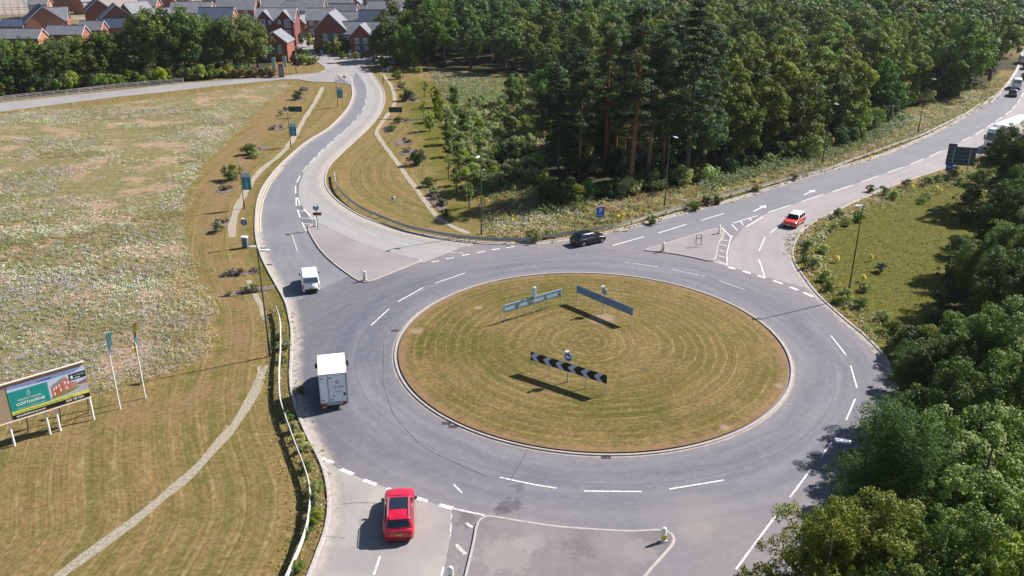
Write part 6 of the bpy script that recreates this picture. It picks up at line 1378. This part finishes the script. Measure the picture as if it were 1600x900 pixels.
# ------------------------------------------------------------------ wild flowers and rough grass (nobody could count them)
def clumps(name, label, poly, dens, pal, rad, hgt, size, nper, seed, keep=None, cat='wild flowers', sparse=None):
    rs = np.random.RandomState(seed); P = np.array(poly); x0, y0 = P.min(0); x1, y1 = P.max(0)
    n = int((x1-x0)*(y1-y0)*dens); x = rs.uniform(x0, x1, n); y = rs.uniform(y0, y1, n); k = sdf(P, x, y) > rs.uniform(-1.2, .6, n)
    d = (x*FW[0]+y*FW[1]-CAM_H*FW[2]); px = 800+FPX*(x*RT[0]+y*RT[1]-CAM_H*RT[2])/d; py = 450-FPX*(x*UP[0]+y*UP[1]-CAM_H*UP[2])/d
    k &= (px > -60) & (px < 1660) & (py < 960)
    k &= rs.rand(n) < np.clip(70/np.hypot(x, y), .3, 1)**.8
    if keep is not None: k &= keep(x, y) > rs.rand(n)
    x, y = x[k], y[k]; n = len(x); sc = np.clip(np.hypot(x, y)/75, .9, 2.0)
    sel = np.array([p[0] for p in pal]); w = np.zeros((n, len(pal)))
    for j, p_ in enumerate(pal): w[:, j] = p_[1]*np.clip((vnoise(x*.5+y*.1, y*1.0-x*.2, p_[2], seed+j)*.7+vnoise(x, y, p_[2]*.35, seed+j+9)*.3-.32)*2.6, .02, 1)**2.2
    w /= w.sum(1)[:, None]; kind = (w.cumsum(1) > rs.rand(n, 1)).argmax(1)
    ii = np.repeat(np.arange(n), nper); u = unit(len(ii), rs); u[:, 2] = np.abs(u[:, 2]); h_ = hgt*(.6+.8*rs.rand(n))
    C_ = np.c_[x[ii], y[ii], np.zeros(len(ii))]+u*np.c_[rad*sc[ii], rad*sc[ii], h_[ii]]*(.55+.45*rs.rand(len(ii), 1)); C_[:, 2] = np.maximum(C_[:, 2], .03)
    top = np.clip(C_[:, 2]/hgt, 0, 1); colr = sel[kind[ii]]*(.88+.24*rs.rand(len(ii), 1))*(.8+.4*rs.rand(n))[ii][:, None]; green = np.array([.16, .165, .085])
    f = (rs.rand(len(ii)) < .36*(1-.6*top))[:, None]; colr = np.where(f, green*(.7+.6*rs.rand(len(ii), 1)), colr)
    o = quads(name, C_, u*.6+rs.normal(size=u.shape)*.4+[0, 0, .9], size*np.minimum(sc[ii], 1.35)*(.6+.8*rs.rand(len(ii))), colr, leaf_still, jit=rs)
    tag(o, label, cat, kind='stuff'); print(name, n, len(ii)); return o
WH = (.40, .40, .29); LI = (.30, .27, .31); ST = (.36, .26, .12); GY = (.22, .22, .13); RU = (.23, .115, .05); GR = (.09, .12, .03); YE = (.6, .46, .02); BR = (.20, .14, .07)
mpoly = GL(meadow_px)
def dense(x, y):
    a = np.array([0, 0]); px = 800+FPX*(x*RT[0]+y*RT[1]-CAM_H*RT[2])/(x*FW[0]+y*FW[1]-CAM_H*FW[2]); py = 450-FPX*(x*UP[0]+y*UP[1]-CAM_H*UP[2])/(x*FW[0]+y*FW[1]-CAM_H*FW[2])
    core = np.clip((py-300)/60, 0, 1)*np.clip((285-px)/20, 0, 1)*np.clip(.5+vnoise(x*.6, y, 4, 17)*1.5, .6, 1); st = np.clip((py-330)/40, 0, 1)*0+.0
    streak = np.clip((vnoise(x*.6, y, 5, 5)*.6+vnoise(x*.6, y, 15, 6)*.6-.50)*4.2, 0.04, .9)
    band = np.exp(-((px-(330-(py-200)*.45))/28)**2)*np.clip((py-150)/30, 0, 1)*np.clip((400-py)/60, 0, 1)
    return np.clip(np.maximum(core, np.maximum(streak, band)), 0, 1)
clumps('meadow_flowers', 'white and lilac flowering meadow spreading over the left field', mpoly, 10, [((.50, .50, .42), 1.1, 5.5), ((.40, .37, .42), .95, 6.5), ((.25, .25, .18), .6, 7), ((.17,.17,.08), .4, 4), ((.26,.19,.11), .22, 4)], .22, .26, .042, 15, 21, keep=dense)
clumps('dry_grass', 'tall straw coloured grass at the near edge of the meadow', GL(straw_px), 12, [((.36, .25, .125), 1, 3), ((.42, .31, .17), .8, 2.5), (LI, .15, 3), (GR, .1, 2.5), (RU, .35, 2)], .15, .75, .038, 16, 22, cat='long grass')
vpoly = GL([(745,300),(772,371),(830,374),(925,360),(1030,334),(1090,318),(1160,299),(1255,275),(1300,261),(1405,224),(1475,196),(1548,158),(1562,120),(1500,150),(1400,180),(1290,240),(1150,272),(1080,292),(980,312),(870,322),(800,300)])
clumps('verge_wildflowers', 'rusty dock, white flowers and long grass between the guardrail and the wood', vpoly, 6.5, [(RU, .8, 4), ((.36, .36, .26), .28, 2.5), ((.28,.22,.11), .9, 5), ((.10,.13,.04), 1.0, 3), ((.18, .17, .07), .9, 4), (LI, .25, 2), (YE, .02, 1.5)], .25, .6, .065, 12, 23)
clumps('thicket_plants', 'mixed green and white flowering plants in the thicket left of the wood', GL([(690,130),(835,124),(845,190),(842,262),(870,322),(800,330),(745,300),(718,250),(700,200)]), 8, [((.11,.15,.04), 1, 5), ((.17, .19, .06), 1, 4), (WH, .10, 3), (RU, .22, 3)], .4, .8, .08, 12, 24)
clumps('clearing_flowers', 'white flowers covering the clearing before the dark wood', GL(meadow2_px), 5, [(WH, 1.4, 4), ((.38, .36, .34), 1, 3), (GR, .25, 4)], .3, .4, .10, 7, 25)
epx = [(1240,370),(1300,336),(1440,280),(1500,266),(1560,262),(1540,300),(1490,292),(1440,298),(1350,330),(1300,358),(1275,390),(1290,430),(1340,480),(1400,520),(1440,530),(1420,570),(1385,560),(1340,508),(1262,440),(1240,400)]
clumps('field_edge_plants', 'pale weeds and ragwort around the edge of the rough field', GL(epx), 6, [((.33, .33, .22), .6, 2.5), (LI, .35, 2), (GR, .8, 3), (ST, .6, 3), (BR, .5, 2.5), (YE, .05, 1.2)], .24, .42, .065, 8, 26)
clumps('field_grass', 'short green and straw grass of the rough field', GL(field_px), 5, [((.095, .10, .014), 1, 5), ((.125, .122, .022), 1, 3), ((.15, .12, .04), .4, 3)], .2, .05, .045, 5, 27, cat='grass')
for i, (px, py) in enumerate([(1287,390),(1307,410),(1360,408),(1348,440),(1350,455),(1463,298),(1468,303),(1360,250),(1335,232),(965,344),(973,342),(1362,242),(1180,287)]):
    c = G(px, py); n = 60; rs = np.random.RandomState(i+300); u = unit(n, rs); u[:, 2] = abs(u[:, 2]); P = u*[.28, .28, .45]+[0, 0, .35]
    t = thing('ragwort_plant', 'yellow ragwort plant in flower among the rough grass', 'wild flower', c, 0, 'yellow ragwort plants'); quads('flower_head', P, u+[0, 0, 1], np.full(n, .07), np.tile(YE, (n, 1))*(.8+.4*rs.rand(n, 1)), leaf_still, t, jit=rs)
    m = MB(); m.tube([(0, 0, 0), (0, 0, .6)], .03, 5); m.tube([(0, 0, .3), (.15, .1, .7)], .02, 5); m.build('stem', leaf and plain('green_stem', (.07, .10, .03), .8), t)
clumps('bracken', 'pale green bracken along the foot of the birch wood', GL([(1090,289),(1150,268),(1220,250),(1290,236),(1350,212),(1400,180),(1425,182),(1385,212),(1300,246),(1225,262),(1150,283),(1100,300)]), 9, [((.15, .22, .10), 1, 4), ((.11, .17, .06), .8, 3), ((.2, .22, .12), .3, 2)], .4, .95, .09, 12, 31, cat='bracken')
clumps('verge_bracken', 'light green growth at the corner of the wood', GL([(845,300),(880,322),(925,320),(905,330),(860,335),(820,322)]), 8, [((.13, .2, .06), 1, 4), ((.2, .12, .05), .3, 3)], .4, .9, .09, 12, 32, cat='bracken')
def vstrip(line, d0, d1):
    return np.vstack([offset(line, d0), offset(line, d1)[::-1]])
kA = [i for i in range(len(A)) if 36 < A[i][1] < 76]; LA = A[kA[0]:kA[-1]]
clumps('guardrail_weeds', 'rough grass and weeds between the left guardrail and the kerb', vstrip(LA, -.3, -2.0), 12, [(GR, 1, 2), (BR, .9, 2), (ST, .7, 1.5), ((.15, .16, .06), .7, 2), (WH, .1, 1)], .16, .22, .05, 6, 28)
kB = [i for i in range(len(B)) if B[i][0] > -8 and B[i][1] < 215]; LB = B[kB[0]:kB[-1]]
clumps('kerb_weeds', 'rough grass between the main road kerb and the guardrail', vstrip(LB, .3, 2.2), 6, [(GR, 1, 3), (BR, .9, 2), (ST, .8, 2), ((.16, .16, .07), .7, 2)], .2, .22, .07, 6, 29)

# ------------------------------------------------------------------ air
hz = N('summer_haze'); hz.t.nodes.remove(hz.b); pv = hz.n('VolumePrincipled'); pv.inputs['Color'].default_value = (.86, .92, 1.0, 1); pv.inputs['Density'].default_value = .00006; pv.inputs['Anisotropy'].default_value = .3
hz.t.links.new(pv.outputs[0], hz.out.inputs['Volume'])
m = MB(); m.box(-950, 950, -80, 1650, -1.0, 40); o = m.build('haze', hz.m); tag(o, 'thin blue summer haze over the whole place', 'haze', kind='stuff')
